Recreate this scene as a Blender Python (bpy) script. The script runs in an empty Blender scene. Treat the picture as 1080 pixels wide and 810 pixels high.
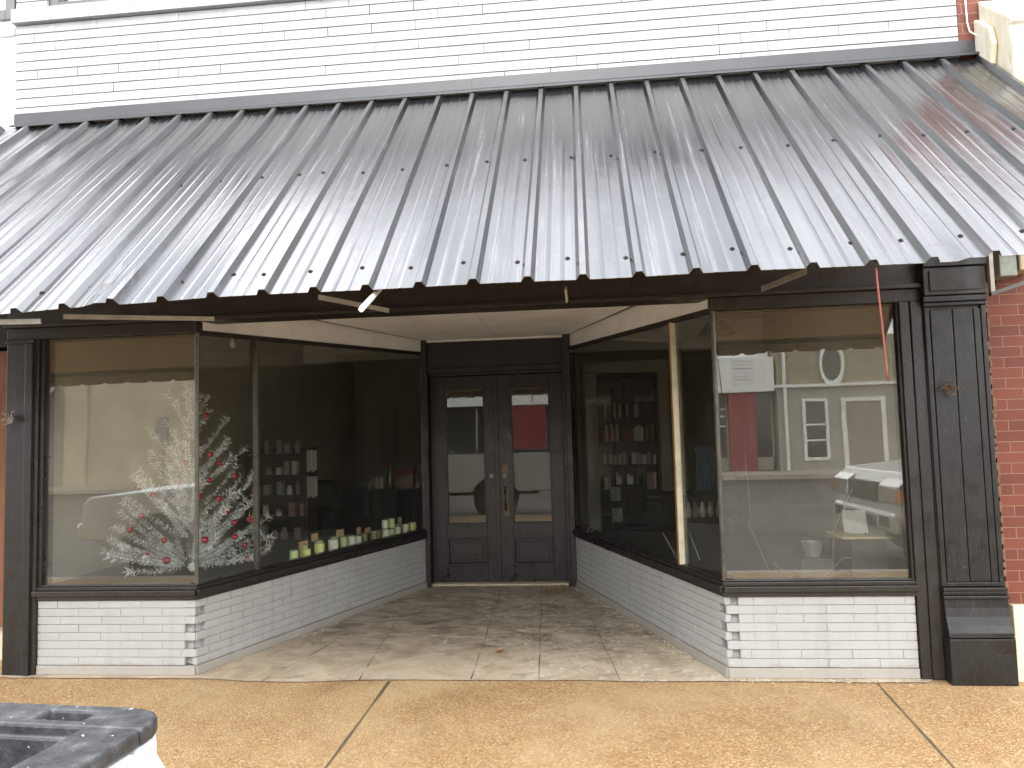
import bpy, bmesh, math, random
from mathutils import Vector, Matrix, noise as mnoise
R = math.radians
random.seed(11)
scene = bpy.context.scene
COL = scene.collection

# ------------------------------------------------------------------ materials
def _nodes(name):
    m = bpy.data.materials.new(name); m.use_nodes = True
    nt = m.node_tree; nt.nodes.clear()
    out = nt.nodes.new('ShaderNodeOutputMaterial')
    b = nt.nodes.new('ShaderNodeBsdfPrincipled')
    nt.links.new(b.outputs[0], out.inputs[0])
    return m, nt, b, out
def N(nt, t, **kw):
    n = nt.nodes.new(t)
    for k, v in kw.items():
        if k.startswith('i_'):
            n.inputs[int(k[2:])].default_value = v
        else: setattr(n, k, v)
    return n
def objco(nt, scale=(1, 1, 1), rot=(0, 0, 0)):
    tc = N(nt, 'ShaderNodeTexCoord'); mp = N(nt, 'ShaderNodeMapping')
    mp.inputs['Scale'].default_value = scale; mp.inputs['Rotation'].default_value = rot
    nt.links.new(tc.outputs['Object'], mp.inputs['Vector'])
    return mp.outputs['Vector']
def noi(nt, vec, scale, detail=4, rough=.55, dist=0):
    n = N(nt, 'ShaderNodeTexNoise')
    n.inputs['Scale'].default_value = scale; n.inputs['Detail'].default_value = detail
    n.inputs['Roughness'].default_value = rough; n.inputs['Distortion'].default_value = dist
    nt.links.new(vec, n.inputs['Vector']); return n.outputs['Fac']
def ramp(nt, fac, stops):
    r = N(nt, 'ShaderNodeValToRGB'); e = r.color_ramp.elements
    while len(e) < len(stops): e.new(.5)
    for k, (p, c) in enumerate(stops):
        e[k].position = p; e[k].color = (c[0], c[1], c[2], 1) if hasattr(c, '__len__') else (c, c, c, 1)
    nt.links.new(fac, r.inputs[0]); return r.outputs['Color']
def mixc(nt, a, b, fac, blend='MIX'):
    m = N(nt, 'ShaderNodeMix', data_type='RGBA', blend_type=blend)
    for s, v in ((0, fac), (6, a), (7, b)):
        if hasattr(v, 'is_linked') or hasattr(v, 'links'): nt.links.new(v, m.inputs[s])
        else: m.inputs[s].default_value = v if s == 0 else (v[0], v[1], v[2], 1)
    return m.outputs[2]
def mulv(nt, a, b, op='MULTIPLY'):
    m = N(nt, 'ShaderNodeMath', operation=op)
    for s, v in ((0, a), (1, b)):
        if hasattr(v, 'links'): nt.links.new(v, m.inputs[s])
        else: m.inputs[s].default_value = v
    return m.outputs[0]
def bump(nt, b, h, strength=.3, dist=.01):
    n = N(nt, 'ShaderNodeBump'); n.inputs['Strength'].default_value = strength
    n.inputs['Distance'].default_value = dist
    nt.links.new(h, n.inputs['Height']); nt.links.new(n.outputs[0], b.inputs['Normal'])
def sc(c, k): return tuple(min(1, x * k) for x in c)

def mat(name, col, rough=.6, metal=0., var=.18, vs=6., bs=60., bst=.15, spec=.5, coat=0., rvar=.0):
    m, nt, b, o = _nodes(name)
    v = objco(nt)
    f = noi(nt, v, vs, 5, .6)
    c = ramp(nt, f, [(.25, sc(col, 1 - var)), (.75, sc(col, 1 + var))])
    nt.links.new(c, b.inputs['Base Color'])
    b.inputs['Roughness'].default_value = rough; b.inputs['Metallic'].default_value = metal
    b.inputs['Specular IOR Level'].default_value = spec
    b.inputs['Coat Weight'].default_value = coat
    if rvar:
        rr = ramp(nt, noi(nt, v, vs * 2.3, 4), [(.3, rough - rvar), (.7, rough + rvar)])
        nt.links.new(rr, b.inputs['Roughness'])
    if bst: bump(nt, b, noi(nt, v, bs, 4), bst, .004)
    return m

def painted_brick(name, col, dirt, amount=.35, low=False):
    m, nt, b, o = _nodes(name); v = objco(nt)
    f = noi(nt, v, 3.5, 6, .65)
    g = noi(nt, v, 34, 5, .7)
    c = ramp(nt, f, [(.3, sc(col, .9)), (.7, col)])
    c2 = mixc(nt, c, dirt, mulv(nt, ramp(nt, g, [(.52, 0.), (.8, 1.)]), amount))
    runs = ramp(nt, noi(nt, objco(nt, (6, 6, .35)), 2.2, 6, .65), [(.52, 0.), (.75, 1.)])
    c2 = mixc(nt, c2, sc(col, .55), mulv(nt, runs, .33))
    if low:
        tc = N(nt, 'ShaderNodeTexCoord'); sp = N(nt, 'ShaderNodeSeparateXYZ'); nt.links.new(tc.outputs['Object'], sp.inputs[0])
        zz = mulv(nt, sp.outputs[2], mulv(nt, noi(nt, v, 9, 7, .75), .14), 'SUBTRACT')
        c2 = mixc(nt, c2, (.27, .22, .16), mulv(nt, ramp(nt, zz, [(.0, 1.), (.006, .3), (.02, 0.)]), .45))
        c2 = mixc(nt, c2, (.20, .17, .13), mulv(nt, ramp(nt, noi(nt, v, 60, 4, .7), [(.70, 0.), (.74, 1.)]), .6))
    nt.links.new(c2, b.inputs['Base Color']); b.inputs['Roughness'].default_value = .62
    h = N(nt, 'ShaderNodeMath', operation='ADD')
    nt.links.new(noi(nt, v, 55, 5, .65), h.inputs[0]); nt.links.new(noi(nt, v, 220, 3), h.inputs[1])
    bump(nt, b, h.outputs[0], .45, .006)
    return m

def dark_paint(name, col, rough=.42, chip=(.16, .14, .12), chips=.5, up=(.1, .1, .1)):
    m, nt, b, o = _nodes(name)
    v = objco(nt)
    vz = objco(nt, (9, 9, 1.2))
    c = ramp(nt, noi(nt, vz, 4, 6, .65), [(.28, sc(col, .7)), (.55, col), (.8, sc(col, 1.55))])
    ch = ramp(nt, noi(nt, v, 30, 7, .78), [(.625, 0.), (.68, 1.)])
    c2 = mixc(nt, c, chip, mulv(nt, ch, chips))
    c2 = mixc(nt, c2, (.075, .068, .058), mulv(nt, ramp(nt, noi(nt, vz, 11, 7, .75), [(.55, 0.), (.72, 1.)]), .5))
    nt.links.new(c2, b.inputs['Base Color'])
    nt.links.new(ramp(nt, noi(nt, v, 9, 5), [(.3, rough - .12), (.7, rough + .16)]), b.inputs['Roughness'])
    bump(nt, b, noi(nt, vz, 30, 5), .3, .004)
    return m

def plain_glass(name, f0=.065, dust=.05, tint=(.93, .95, .94), streak=True):
    m = bpy.data.materials.new(name); m.use_nodes = True; nt = m.node_tree; nt.nodes.clear()
    out = N(nt, 'ShaderNodeOutputMaterial')
    tr = N(nt, 'ShaderNodeBsdfTransparent'); tr.inputs[0].default_value = (*tint, 1)
    gl = N(nt, 'ShaderNodeBsdfGlossy'); gl.inputs['Roughness'].default_value = .012; gl.inputs[0].default_value = (1, .985, .95, 1)
    di = N(nt, 'ShaderNodeBsdfDiffuse'); di.inputs[0].default_value = (.52, .49, .42, 1)
    lw = N(nt, 'ShaderNodeLayerWeight'); lw.inputs[0].default_value = .5
    p = mulv(nt, lw.outputs['Facing'], 5., 'POWER')
    k = mulv(nt, mulv(nt, p, 1 - f0), f0, 'ADD')
    m1 = N(nt, 'ShaderNodeMixShader'); nt.links.new(k, m1.inputs[0]); nt.links.new(tr.outputs[0], m1.inputs[1]); nt.links.new(gl.outputs[0], m1.inputs[2])
    v = objco(nt); vs = objco(nt, (7, 7, .8))
    d = mulv(nt, ramp(nt, noi(nt, v, 2.3, 5, .6), [(.3, .35), (.75, 1.)]), dust)
    if streak:
        d2 = mulv(nt, ramp(nt, noi(nt, vs, 5, 6, .7), [(.55, 0.), (.8, 1.)]), dust * .8)
        d = mulv(nt, d, d2, 'ADD')
    m2 = N(nt, 'ShaderNodeMixShader'); nt.links.new(d, m2.inputs[0]); nt.links.new(m1.outputs[0], m2.inputs[1]); nt.links.new(di.outputs[0], m2.inputs[2])
    nt.links.new(m2.outputs[0], out.inputs[0])
    # faint waviness of old glass
    bp = N(nt, 'ShaderNodeBump'); bp.inputs['Strength'].default_value = .022; bp.inputs['Distance'].default_value = .01
    nt.links.new(noi(nt, v, 2.2, 1), bp.inputs['Height']); nt.links.new(bp.outputs[0], gl.inputs['Normal'])
    return m

M = {}
M['brick_up'] = painted_brick('white_brick_paint', (.375, .378, .378), (.6, .58, .55), .18)
M['brick_low'] = painted_brick('bulkhead_paint', (.375, .382, .377), (.36, .32, .27), .28, True)
M['dark'] = dark_paint('charcoal_paint', (.0085, .0082, .0078), .40)
M['brown'] = dark_paint('dark_brown_paint', (.017, .0125, .010), .42)
M['door'] = dark_paint('door_paint', (.017, .0135, .0125), .36, chips=.25)
M['sill'] = dark_paint('sill_paint', (.018, .016, .0145), .36, chips=.8)
M['ceil'] = mat('recess_ceiling_paint', (.78, .78, .77), .6, var=.14, vs=2.6)
M['white_trim'] = mat('white_trim', (.75, .74, .70), .5, var=.06)
M['stucco_w'] = mat('white_stucco', (.78, .80, .82), .8, var=.05, vs=1.5, bs=90, bst=.3)
M['window_dark'] = mat('window_frame_grey', (.10, .10, .10), .5)
M['blind'] = mat('blind_white', (.75, .75, .74), .7, var=.03)
M['post_metal'] = mat('corner_post_metal', (.10, .095, .08), .4, .6, var=.35, vs=20, bst=.1)
M['mull_pale'] = mat('mullion_pale', (.62, .56, .43), .45, .0, var=.2, vs=9)
M['mull_gold'] = mat('mullion_gold', (.25, .15, .05), .45, .2, var=.2, vs=9)
M['brass'] = mat('worn_brass', (.10, .075, .05), .45, .8, var=.35, vs=40)
M['steel'] = mat('dull_steel', (.16, .155, .15), .45, .8, var=.2)
M['rust'] = mat('rusty_iron', (.13, .085, .055), .75, .3, var=.45, vs=60, bs=200)
M['chrome'] = mat('chrome', (.7, .7, .7), .15, 1., var=.05)
M['galv'] = mat('galvanised_bar', (.33, .31, .27), .5, .6, var=.25, vs=18)
M['pvc'] = mat('white_pvc', (.82, .80, .76), .35, var=.05)
M['black'] = mat('matte_black', (.006, .006, .006), .7)
M['orange_cord'] = mat('orange_cord', (.20, .045, .026), .6, var=.25)
M['glass'] = plain_glass('shop_glass', .09, .055)
M['glass_side'] = plain_glass('side_glass', .055, .016)
M['glass_door'] = plain_glass('door_glass', .052, .01)
M['car_glass'] = mat('car_glass', (.012, .014, .015), .06, var=.0, bst=0, spec=.9)
M['int_wall'] = mat('interior_wall', (.40, .36, .29), .85, var=.10, vs=2)
M['int_ceil'] = mat('interior_ceiling', (.55, .51, .43), .85, var=.06, vs=2)
M['int_floor'] = mat('interior_floor', (.07, .055, .04), .5, var=.25, vs=5)
M['deck'] = mat('deck_board', (.075, .070, .062), .6, var=.25, vs=6)
M['dark_wood'] = mat('dark_wood', (.022, .013, .009), .45, var=.3, vs=10)
M['tinsel'] = mat('silver_tinsel', (.95, .95, .93), .4, .10, var=.05, bst=0)
M['tinsel_core'] = mat('twisted_wire', (.25, .24, .22), .5, .7)
M['red_ball'] = mat('red_ornament', (.42, .012, .03), .14, .35, var=.1, bst=0, coat=.6)
M['cap'] = mat('ornament_cap', (.7, .6, .4), .3, 1)
M['kraft'] = mat('kraft_card', (.46, .29, .16), .8, var=.12)
M['wax_y'] = mat('pale_yellow_wax', (.86, .83, .30), .4, var=.06)
M['wax_g'] = mat('pale_green_wax', (.70, .78, .42), .4, var=.06)
M['wax_w'] = mat('cream_wax', (.90, .87, .72), .4, var=.05)
M['wax_b'] = mat('olive_wax', (.28, .24, .12), .4, var=.1)
M['jar_lid'] = mat('lid_metal', (.38, .34, .27), .35, .8)
M['paper'] = mat('white_paper', (.78, .77, .72), .8, var=.04)
M['plastic_g'] = mat('grey_plastic', (.20, .20, .195), .4, var=.1)
M['pale_wood'] = mat('pale_wood', (.55, .47, .27), .55, var=.2, vs=14)
M['tan_base'] = mat('tan_render', (.62, .52, .38), .8, var=.10, vs=4, bs=80, bst=.25)
M['cream'] = None
M['truck_white'] = mat('white_car_paint', (.74, .76, .78), .5, var=.03, bst=0, coat=.15)
M['suv_white'] = mat('silver_car_paint', (.50, .50, .49), .3, .3, var=.03, bst=0, coat=.6)
M['truck_black'] = mat('ribbed_bed_plastic', (.03, .031, .032), .48, var=.35, vs=22, bs=130, bst=.35)
M['truck_cap'] = None
M['tyre'] = mat('tyre_rubber', (.015, .015, .015), .8)
M['tail_red'] = mat('tail_lens', (.10, .006, .006), .15, var=.1, bst=0)
M['amber'] = mat('amber_lens', (.55, .17, .03), .2, var=.1, bst=0)
M['lens'] = mat('headlamp_lens', (.36, .37, .37), .08, .7, var=.6, vs=30, bst=0)
M['opp_cream'] = mat('opposite_cream', (.53, .46, .34), .85, var=.22, vs=1.1, bs=20)
M['opp_grey'] = mat('opposite_grey', (.36, .345, .295), .85, var=.08, vs=1.2, bs=20)
M['opp_stone'] = mat('opposite_stone', (.33, .29, .215), .85, var=.55, vs=7, bs=20, bst=.4)
M['opp_red'] = mat('opposite_red', (.22, .02, .035), .6, var=.1, vs=1)
M['opp_white'] = mat('opposite_white', (.80, .80, .78), .7, var=.06, vs=1)
M['opp_glass'] = mat('opposite_glass', (.03, .032, .034), .1, var=.3, vs=1.5, bst=0)
M['opp_metal'] = mat('opposite_metal', (.38, .36, .32), .5, .3, var=.1)
M['asphalt'] = mat('asphalt', (.078, .066, .055), .85, var=.35, vs=1.6, bs=150, bst=.4)
M['far_walk'] = mat('far_concrete', (.42, .37, .30), .85, var=.15, vs=1.2, bs=60)
M['kerb'] = mat('kerb_concrete', (.38, .35, .30), .85, var=.2, vs=3, bs=60)
M['line'] = mat('road_line', (.20, .18, .15), .7, var=.2, vs=8)
M['leaf'] = mat('dead_leaf', (.22, .11, .045), .7, var=.35, vs=60)
M['terrain'] = mat('ground_earth', (.16, .14, .10), .95, var=.2, vs=1)

def mk_awning():
    m, nt, b, o = _nodes('grey_metal_roofing')
    v = objco(nt)
    # streaks down the slope: stretched across X only
    vs = objco(nt, (26, .55, .55)); vb = objco(nt, (3.2, .5, .5))
    s1 = noi(nt, vs, 1.6, 5, .65); s2 = noi(nt, vb, 1.3, 3, .5, .4)
    col = ramp(nt, s2, [(.25, (.145, .148, .155)), (.75, (.22, .223, .23))])
    col = mixc(nt, col, (.48, .48, .485), mulv(nt, ramp(nt, s1, [(.58, 0.), (.72, 1.)]), .35))
    dirt = ramp(nt, noi(nt, v, 14, 6, .7), [(.56, 0.), (.74, 1.)])
    col = mixc(nt, col, (.30, .29, .27), mulv(nt, dirt, .22))
    nt.links.new(col, b.inputs['Base Color'])
    b.inputs['Metallic'].default_value = .95
    rr = ramp(nt, mulv(nt, s1, s2, 'ADD'), [(.35, .20), (.65, .40)])
    nt.links.new(mulv(nt, s1, .42), b.inputs['Roughness'])
    bump(nt, b, noi(nt, objco(nt, (2.0, 1.0, 1.0)), 2.6, 3), .13, .02)
    return m
M['awning'] = mk_awning()
M['flash'] = mat('grey_flashing', (.045, .046, .050), .34, .4, var=.10, vs=5, bst=.08)

def mk_cream():
    m, nt, b, o = _nodes('stained_cream_stucco'); v = objco(nt, (4, 4, 1))
    c = ramp(nt, noi(nt, v, 3.5, 5, .6), [(.35, (.46, .40, .27)), (.5, (.50, .46, .36)), (.62, (.52, .50, .44)), (.75, (.30, .28, .15))])
    nt.links.new(c, b.inputs['Base Color']); b.inputs['Roughness'].default_value = .75
    bump(nt, b, noi(nt, objco(nt), 50, 4), .2, .005); return m
M['cream'] = mk_cream()

def mk_cap():
    m, nt, b, o = _nodes('scuffed_bed_cap'); v = objco(nt)
    c = ramp(nt, noi(nt, v, 38, 6, .7), [(.35, (.014, .015, .017)), (.55, (.038, .041, .044)), (.74, (.095, .10, .105))])
    c = mixc(nt, c, (.62, .62, .60), mulv(nt, ramp(nt, noi(nt, v, 95, 3, .6), [(.68, 0.), (.72, 1.)]), .8))
    nt.links.new(c, b.inputs['Base Color']); b.inputs['Roughness'].default_value = .5
    bump(nt, b, noi(nt, v, 160, 4), .3, .003); return m
M['truck_cap'] = mk_cap()

def mk_red_brick():
    m, nt, b, o = _nodes('red_brick'); v = objco(nt)
    rot = objco(nt, (1, 1, 1), (R(-90), 0, 0))
    bt = N(nt, 'ShaderNodeTexBrick'); nt.links.new(rot, bt.inputs['Vector'])
    bt.inputs['Color1'].default_value = (.165, .040, .020, 1); bt.inputs['Color2'].default_value = (.115, .025, .015, 1)
    bt.inputs['Mortar'].default_value = (.23, .145, .09, 1)
    bt.inputs['Scale'].default_value = 1.; bt.inputs['Brick Width'].default_value = .205; bt.inputs['Row Height'].default_value = .0645
    bt.inputs['Mortar Size'].default_value = .0026; bt.inputs['Mortar Smooth'].default_value = .3; bt.inputs['Bias'].default_value = 0.
    c = mixc(nt, bt.outputs['Color'], (.10, .04, .03), mulv(nt, ramp(nt, noi(nt, objco(nt, (1, 1, 4)), 9, 6, .7), [(.5, 0.), (.8, 1.)]), .55))
    nt.links.new(c, b.inputs['Base Color']); b.inputs['Roughness'].default_value = .7
    h = mulv(nt, mulv(nt, bt.outputs['Fac'], -1.5), noi(nt, v, 120, 4), 'ADD')
    bump(nt, b, h, .5, .004); return m
M['red_brick'] = mk_red_brick()

def mk_plywood():
    m, nt, b, o = _nodes('knotty_plywood'); v = objco(nt, (5, 5, .55))
    f = noi(nt, v, 3, 5, .6, 1.2)
    c = ramp(nt, f, [(.3, (.11, .038, .012)), (.5, (.18, .068, .022)), (.7, (.25, .105, .036))])
    vo = N(nt, 'ShaderNodeTexVoronoi'); vo.inputs['Scale'].default_value = 2.6
    nt.links.new(objco(nt, (1.6, 1.6, 1)), vo.inputs['Vector'])
    k = ramp(nt, vo.outputs['Distance'], [(.06, 1.), (.13, 0.)])
    c = mixc(nt, c, (.05, .017, .008), k)
    nt.links.new(c, b.inputs['Base Color']); b.inputs['Roughness'].default_value = .65; return m
M['plywood'] = mk_plywood()

def mk_aggregate():
    m, nt, b, o = _nodes('exposed_aggregate'); v = objco(nt)
    vo = N(nt, 'ShaderNodeTexVoronoi'); vo.inputs['Scale'].default_value = 105; nt.links.new(v, vo.inputs['Vector'])
    vo2 = N(nt, 'ShaderNodeTexVoronoi'); vo2.inputs['Scale'].default_value = 70; nt.links.new(v, vo2.inputs['Vector'])
    sep = N(nt, 'ShaderNodeSeparateColor'); nt.links.new(vo.outputs['Color'], sep.inputs[0])
    c = ramp(nt, sep.outputs[0], [(0, (.15, .075, .032)), (.18, (.32, .18, .072)), (.45, (.375, .215, .08)), (.7, (.45, .295, .125)), (.86, (.66, .53, .33)), (1, (.22, .13, .075))])
    sep2 = N(nt, 'ShaderNodeSeparateColor'); nt.links.new(vo2.outputs['Color'], sep2.inputs[0])
    c = mixc(nt, c, ramp(nt, sep2.outputs[1], [(0, (.25, .14, .06)), (.5, (.40, .25, .105)), (1, (.53, .40, .22))]), .35)
    edge = ramp(nt, vo.outputs['Distance'], [(.35, 0.), (.75, 1.)])
    c = mixc(nt, c, (.25, .15, .065), mulv(nt, edge, .6))
    big = noi(nt, v, 1.1, 5, .6)
    c = mixc(nt, c, (.50, .375, .215), mulv(nt, ramp(nt, big, [(.45, 0.), (.72, 1.)]), .55))
    st = noi(nt, objco(nt, (1, 1, 1)), 3.3, 6, .7)
    c = mixc(nt, c, (.27, .15, .062), mulv(nt, ramp(nt, st, [(.52, 0.), (.74, 1.)]), .6))
    vg = N(nt, 'ShaderNodeTexVoronoi'); vg.inputs['Scale'].default_value = 2.1; nt.links.new(v, vg.inputs['Vector'])
    c = mixc(nt, c, (.10, .07, .04), mulv(nt, ramp(nt, vg.outputs['Distance'], [(.028, 1.), (.045, 0.)]), .55))
    c = mixc(nt, c, (.18, .115, .055), mulv(nt, ramp(nt, noi(nt, objco(nt, (1, .6, 1)), 1.7, 7, .68, .5), [(.58, 0.), (.74, 1.)]), .5))
    nt.links.new(c, b.inputs['Base Color']); b.inputs['Roughness'].default_value = .75
    h = mulv(nt, vo.outputs['Distance'], -1.)
    bump(nt, b, h, .7, .006); return m
M['aggregate'] = mk_aggregate()

def mk_entry():
    m, nt, b, o = _nodes('stained_entry_concrete'); v = objco(nt)
    tc = N(nt, 'ShaderNodeTexCoord'); sp = N(nt, 'ShaderNodeSeparateXYZ'); nt.links.new(tc.outputs['Object'], sp.inputs[0])
    base = ramp(nt, noi(nt, v, 2.6, 8, .68, .8), [(.30, (.26, .20, .135)), (.5, (.42, .345, .25)), (.68, (.54, .465, .36))])
    base = mixc(nt, base, (.20, .15, .095), mulv(nt, ramp(nt, noi(nt, v, 7, 8, .72, .6), [(.56, 0.), (.70, 1.)]), .45))
    # foot-worn grime that starts about a metre in
    y = mulv(nt, sp.outputs[1], mulv(nt, noi(nt, v, 2.4, 7, .66), 1.5), 'ADD')
    gr = ramp(nt, mulv(nt, y, .5), [(.52, 0.), (.78, 1.)])
    grime = ramp(nt, noi(nt, objco(nt, (1, 1.8, 1)), 3.4, 9, .74, 1.0), [(.34, (.075, .06, .046)), (.45, (.22, .185, .14)), (.58, (.38, .33, .26)), (.72, (.54, .48, .39))])
    c = mixc(nt, base, grime, mulv(nt, gr, .9))
    bl = ramp(nt, noi(nt, objco(nt, (1, 1.6, 1)), 2.7, 7, .7, .5), [(.57, 0.), (.66, 1.)])
    c = mixc(nt, c, (.10, .078, .055), mulv(nt, bl, .5))
    # flaking white paint, thickest along the right-hand bulkhead
    fl = ramp(nt, noi(nt, v, 17, 8, .78, .8), [(.545, 0.), (.60, 1.)])
    fx = mulv(nt, mulv(nt, sp.outputs[0], .33), mulv(nt, sp.outputs[1], .09), 'ADD')
    fm = ramp(nt, mulv(nt, fx, mulv(nt, noi(nt, v, 2.2, 4, .6), .55), 'ADD'), [(.92, .0), (1., 1.)])
    fm2 = ramp(nt, noi(nt, v, 1.7, 4, .6), [(.54, 0.), (.64, 1.)])
    fmx = mulv(nt, fm, fm2, 'MAXIMUM')
    c = mixc(nt, c, (.66, .63, .56), mulv(nt, mulv(nt, fl, fmx), .62))
    nt.links.new(c, b.inputs['Base Color'])
    nt.links.new(ramp(nt, noi(nt, v, 6, 4), [(.3, .5), (.7, .8)]), b.inputs['Roughness'])
    bump(nt, b, noi(nt, v, 60, 6, .7), .35, .005); return m
M['entry'] = mk_entry()
M['joint'] = mat('joint_dirt', (.10, .075, .05), .9, var=.3, vs=20)
M['strip'] = mat('pale_mortar_strip', (.52, .44, .33), .85, var=.22, vs=7, bs=60, bst=.35)

# ------------------------------------------------------------------ mesh builder
ORG = {}
class MB:
    def __init__(s): s.bm = bmesh.new()
    def face(s, pts):
        vs = [s.bm.verts.new(p) for p in pts]
        try: return s.bm.faces.new(vs)
        except ValueError: return None
    def hexa(s, p):   # p: 8 corners, bottom 4 then top 4
        v = [s.bm.verts.new(q) for q in p]
        for f in ((3, 2, 1, 0), (4, 5, 6, 7), (0, 1, 5, 4), (1, 2, 6, 5), (2, 3, 7, 6), (3, 0, 4, 7)):
            s.bm.faces.new([v[i] for i in f])
        return s
    def box(s, x0, x1, y0, y1, z0, z1):
        return s.hexa([(x0, y0, z0), (x1, y0, z0), (x1, y1, z0), (x0, y1, z0), (x0, y0, z1), (x1, y0, z1), (x1, y1, z1), (x0, y1, z1)])
    def obox(s, L, s0, s1, n0, n1, z0, z1, z0b=None, z1b=None):
        # along a plan line L=(P,t,n): s along, n outwards, z up (z0b/z1b: heights at the s1 end)
        z0b = z0 if z0b is None else z0b; z1b = z1 if z1b is None else z1b
        q = lambda a, b, z: (L[0][0] + L[1][0] * a + L[2][0] * b, L[0][1] + L[1][1] * a + L[2][1] * b, z)
        return s.hexa([q(s0, n1, z0), q(s1, n1, z0b), q(s1, n0, z0b), q(s0, n0, z0), q(s0, n1, z1), q(s1, n1, z1b), q(s1, n0, z1b), q(s0, n0, z1)])
    def tube(s, pts, r, n=8, cap=True):
        pts = [Vector(p) for p in pts]; rings = []
        rr = r if hasattr(r, '__len__') else [r] * len(pts)
        up = Vector((0, 0, 1))
        for i, p in enumerate(pts):
            d = (pts[min(i + 1, len(pts) - 1)] - pts[max(i - 1, 0)]).normalized()
            a = d.cross(up)
            if a.length < 1e-3: a = d.cross(Vector((1, 0, 0)))
            a.normalize(); b2 = d.cross(a)
            rings.append([s.bm.verts.new(p + (a * math.cos(2 * math.pi * k / n) + b2 * math.sin(2 * math.pi * k / n)) * rr[i]) for k in range(n)])
        for u, w in zip(rings, rings[1:]):
            for k in range(n): s.bm.faces.new((u[k], u[(k + 1) % n], w[(k + 1) % n], w[k]))
        if cap:
            s.bm.faces.new(rings[0][::-1]); s.bm.faces.new(rings[-1])
        return s
    def lathe(s, prof, c=(0, 0, 0), n=20, axis='Z'):
        rings = []
        for r, h in prof:
            ring = []
            for k in range(n):
                a = 2 * math.pi * k / n; x, y = max(r, 1e-4) * math.cos(a), max(r, 1e-4) * math.sin(a)
                p = (x, y, h) if axis == 'Z' else (x, h, y) if axis == 'Y' else (h, x, y)
                ring.append(s.bm.verts.new((c[0] + p[0], c[1] + p[1], c[2] + p[2])))
            rings.append(ring)
        for u, w in zip(rings, rings[1:]):
            for k in range(n): s.bm.faces.new((u[k], u[(k + 1) % n], w[(k + 1) % n], w[k]))
        s.bm.faces.new(rings[0][::-1]); s.bm.faces.new(rings[-1]); return s
    def prism(s, poly, f0, f1):   # poly: 2D list; f0/f1 map (a,b)->3D
        a = [s.bm.verts.new(f0(*p)) for p in poly]; b = [s.bm.verts.new(f1(*p)) for p in poly]
        n = len(poly)
        s.bm.faces.new(a[::-1]); s.bm.faces.new(b)
        for k in range(n): s.bm.faces.new((a[k], a[(k + 1) % n], b[(k + 1) % n], b[k]))
        return s
    def xf(s, mtx):
        bmesh.ops.transform(s.bm, matrix=mtx, verts=s.bm.verts); return s
    def build(s, name, m, parent=None, bevel=0., smooth=False, label=None, cat=None, group=None, kind=None, local=False, seg=2, wn=True):
        bmesh.ops.recalc_face_normals(s.bm, faces=s.bm.faces)
        me = bpy.data.meshes.new(name)
        org = Vector((0, 0, 0))
        if parent is not None: org = ORG.get(parent.name, Vector((0, 0, 0)))
        elif not local and s.bm.verts and kind is None:   # a single-mesh thing: origin at the base of its box
            xs = [v.co for v in s.bm.verts]
            org = Vector(((min(v.x for v in xs) + max(v.x for v in xs)) / 2, (min(v.y for v in xs) + max(v.y for v in xs)) / 2, min(v.z for v in xs)))
        if not local: bmesh.ops.translate(s.bm, vec=-org, verts=s.bm.verts)
        if smooth:
            for f in s.bm.faces: f.smooth = True
        s.bm.to_mesh(me); s.bm.free()
        o = bpy.data.objects.new(name, me); COL.objects.link(o)
        ms = m if isinstance(m, (list, tuple)) else [m]
        for q in ms: me.materials.append(q)
        if parent is not None: o.parent = parent
        else: o.location = org
        ORG[o.name] = org
        if bevel:
            b = o.modifiers.new('Bevel', 'BEVEL'); b.width = bevel; b.segments = seg; b.limit_method = 'ANGLE'; b.angle_limit = R(40)
        tag(o, label, cat, group, kind); return o
def tag(o, label=None, cat=None, group=None, kind=None):
    if label: o['label'] = label
    if cat: o['category'] = cat
    if group: o['group'] = group
    if kind: o['kind'] = kind
    return o
def empty(name, loc, label, cat, group=None, rz=0.):
    o = bpy.data.objects.new(name, None); COL.objects.link(o); o.location = loc; o.rotation_euler = (0, 0, rz)
    o.empty_display_size = .1
    ORG[o.name] = Vector(loc); return tag(o, label, cat, group)
def copy_tree(o, parent=None):
    c = o.copy(); COL.objects.link(c); c.parent = parent
    for ch in [q for q in bpy.data.objects if q.parent == o]: copy_tree(ch, c)
    return c
def line(P, Q, side):
    t = Vector((Q[0] - P[0], Q[1] - P[1])); ln = t.length; t /= ln
    n = Vector((t.y, -t.x)) * side
    return ((P[0], P[1]), (t.x, t.y), (n.x, n.y)), ln
def on(L, s_, n_, z): return Vector((L[0][0] + L[1][0] * s_ + L[2][0] * n_, L[0][1] + L[1][1] * s_ + L[2][1] * n_, z))

# ------------------------------------------------------------------ camera
cam_d = bpy.data.cameras.new('camera'); cam = bpy.data.objects.new('camera', cam_d); COL.objects.link(cam); scene.camera = cam
CX, CD, CZ, F, YAW, PIT, ROL = 2.5086, 4.8002, 1.5568, 779.41, .0988, .0659, -.0279
r0 = Vector((math.cos(YAW), math.sin(YAW), 0)); f0 = Vector((-math.sin(YAW), math.cos(YAW), 0)); z0 = Vector((0, 0, 1))
fw = f0 * math.cos(PIT) + z0 * math.sin(PIT); up1 = z0 * math.cos(PIT) - f0 * math.sin(PIT)
rt = r0 * math.cos(ROL) + up1 * math.sin(ROL); up = up1 * math.cos(ROL) - r0 * math.sin(ROL)
cam.matrix_world = Matrix(((rt.x, up.x, -fw.x, CX), (rt.y, up.y, -fw.y, -CD), (rt.z, up.z, -fw.z, CZ), (0, 0, 0, 1)))
cam_d.sensor_width = 36; cam_d.lens = F / 1080 * 36; cam_d.clip_start = .05; cam_d.clip_end = 2000

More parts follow.
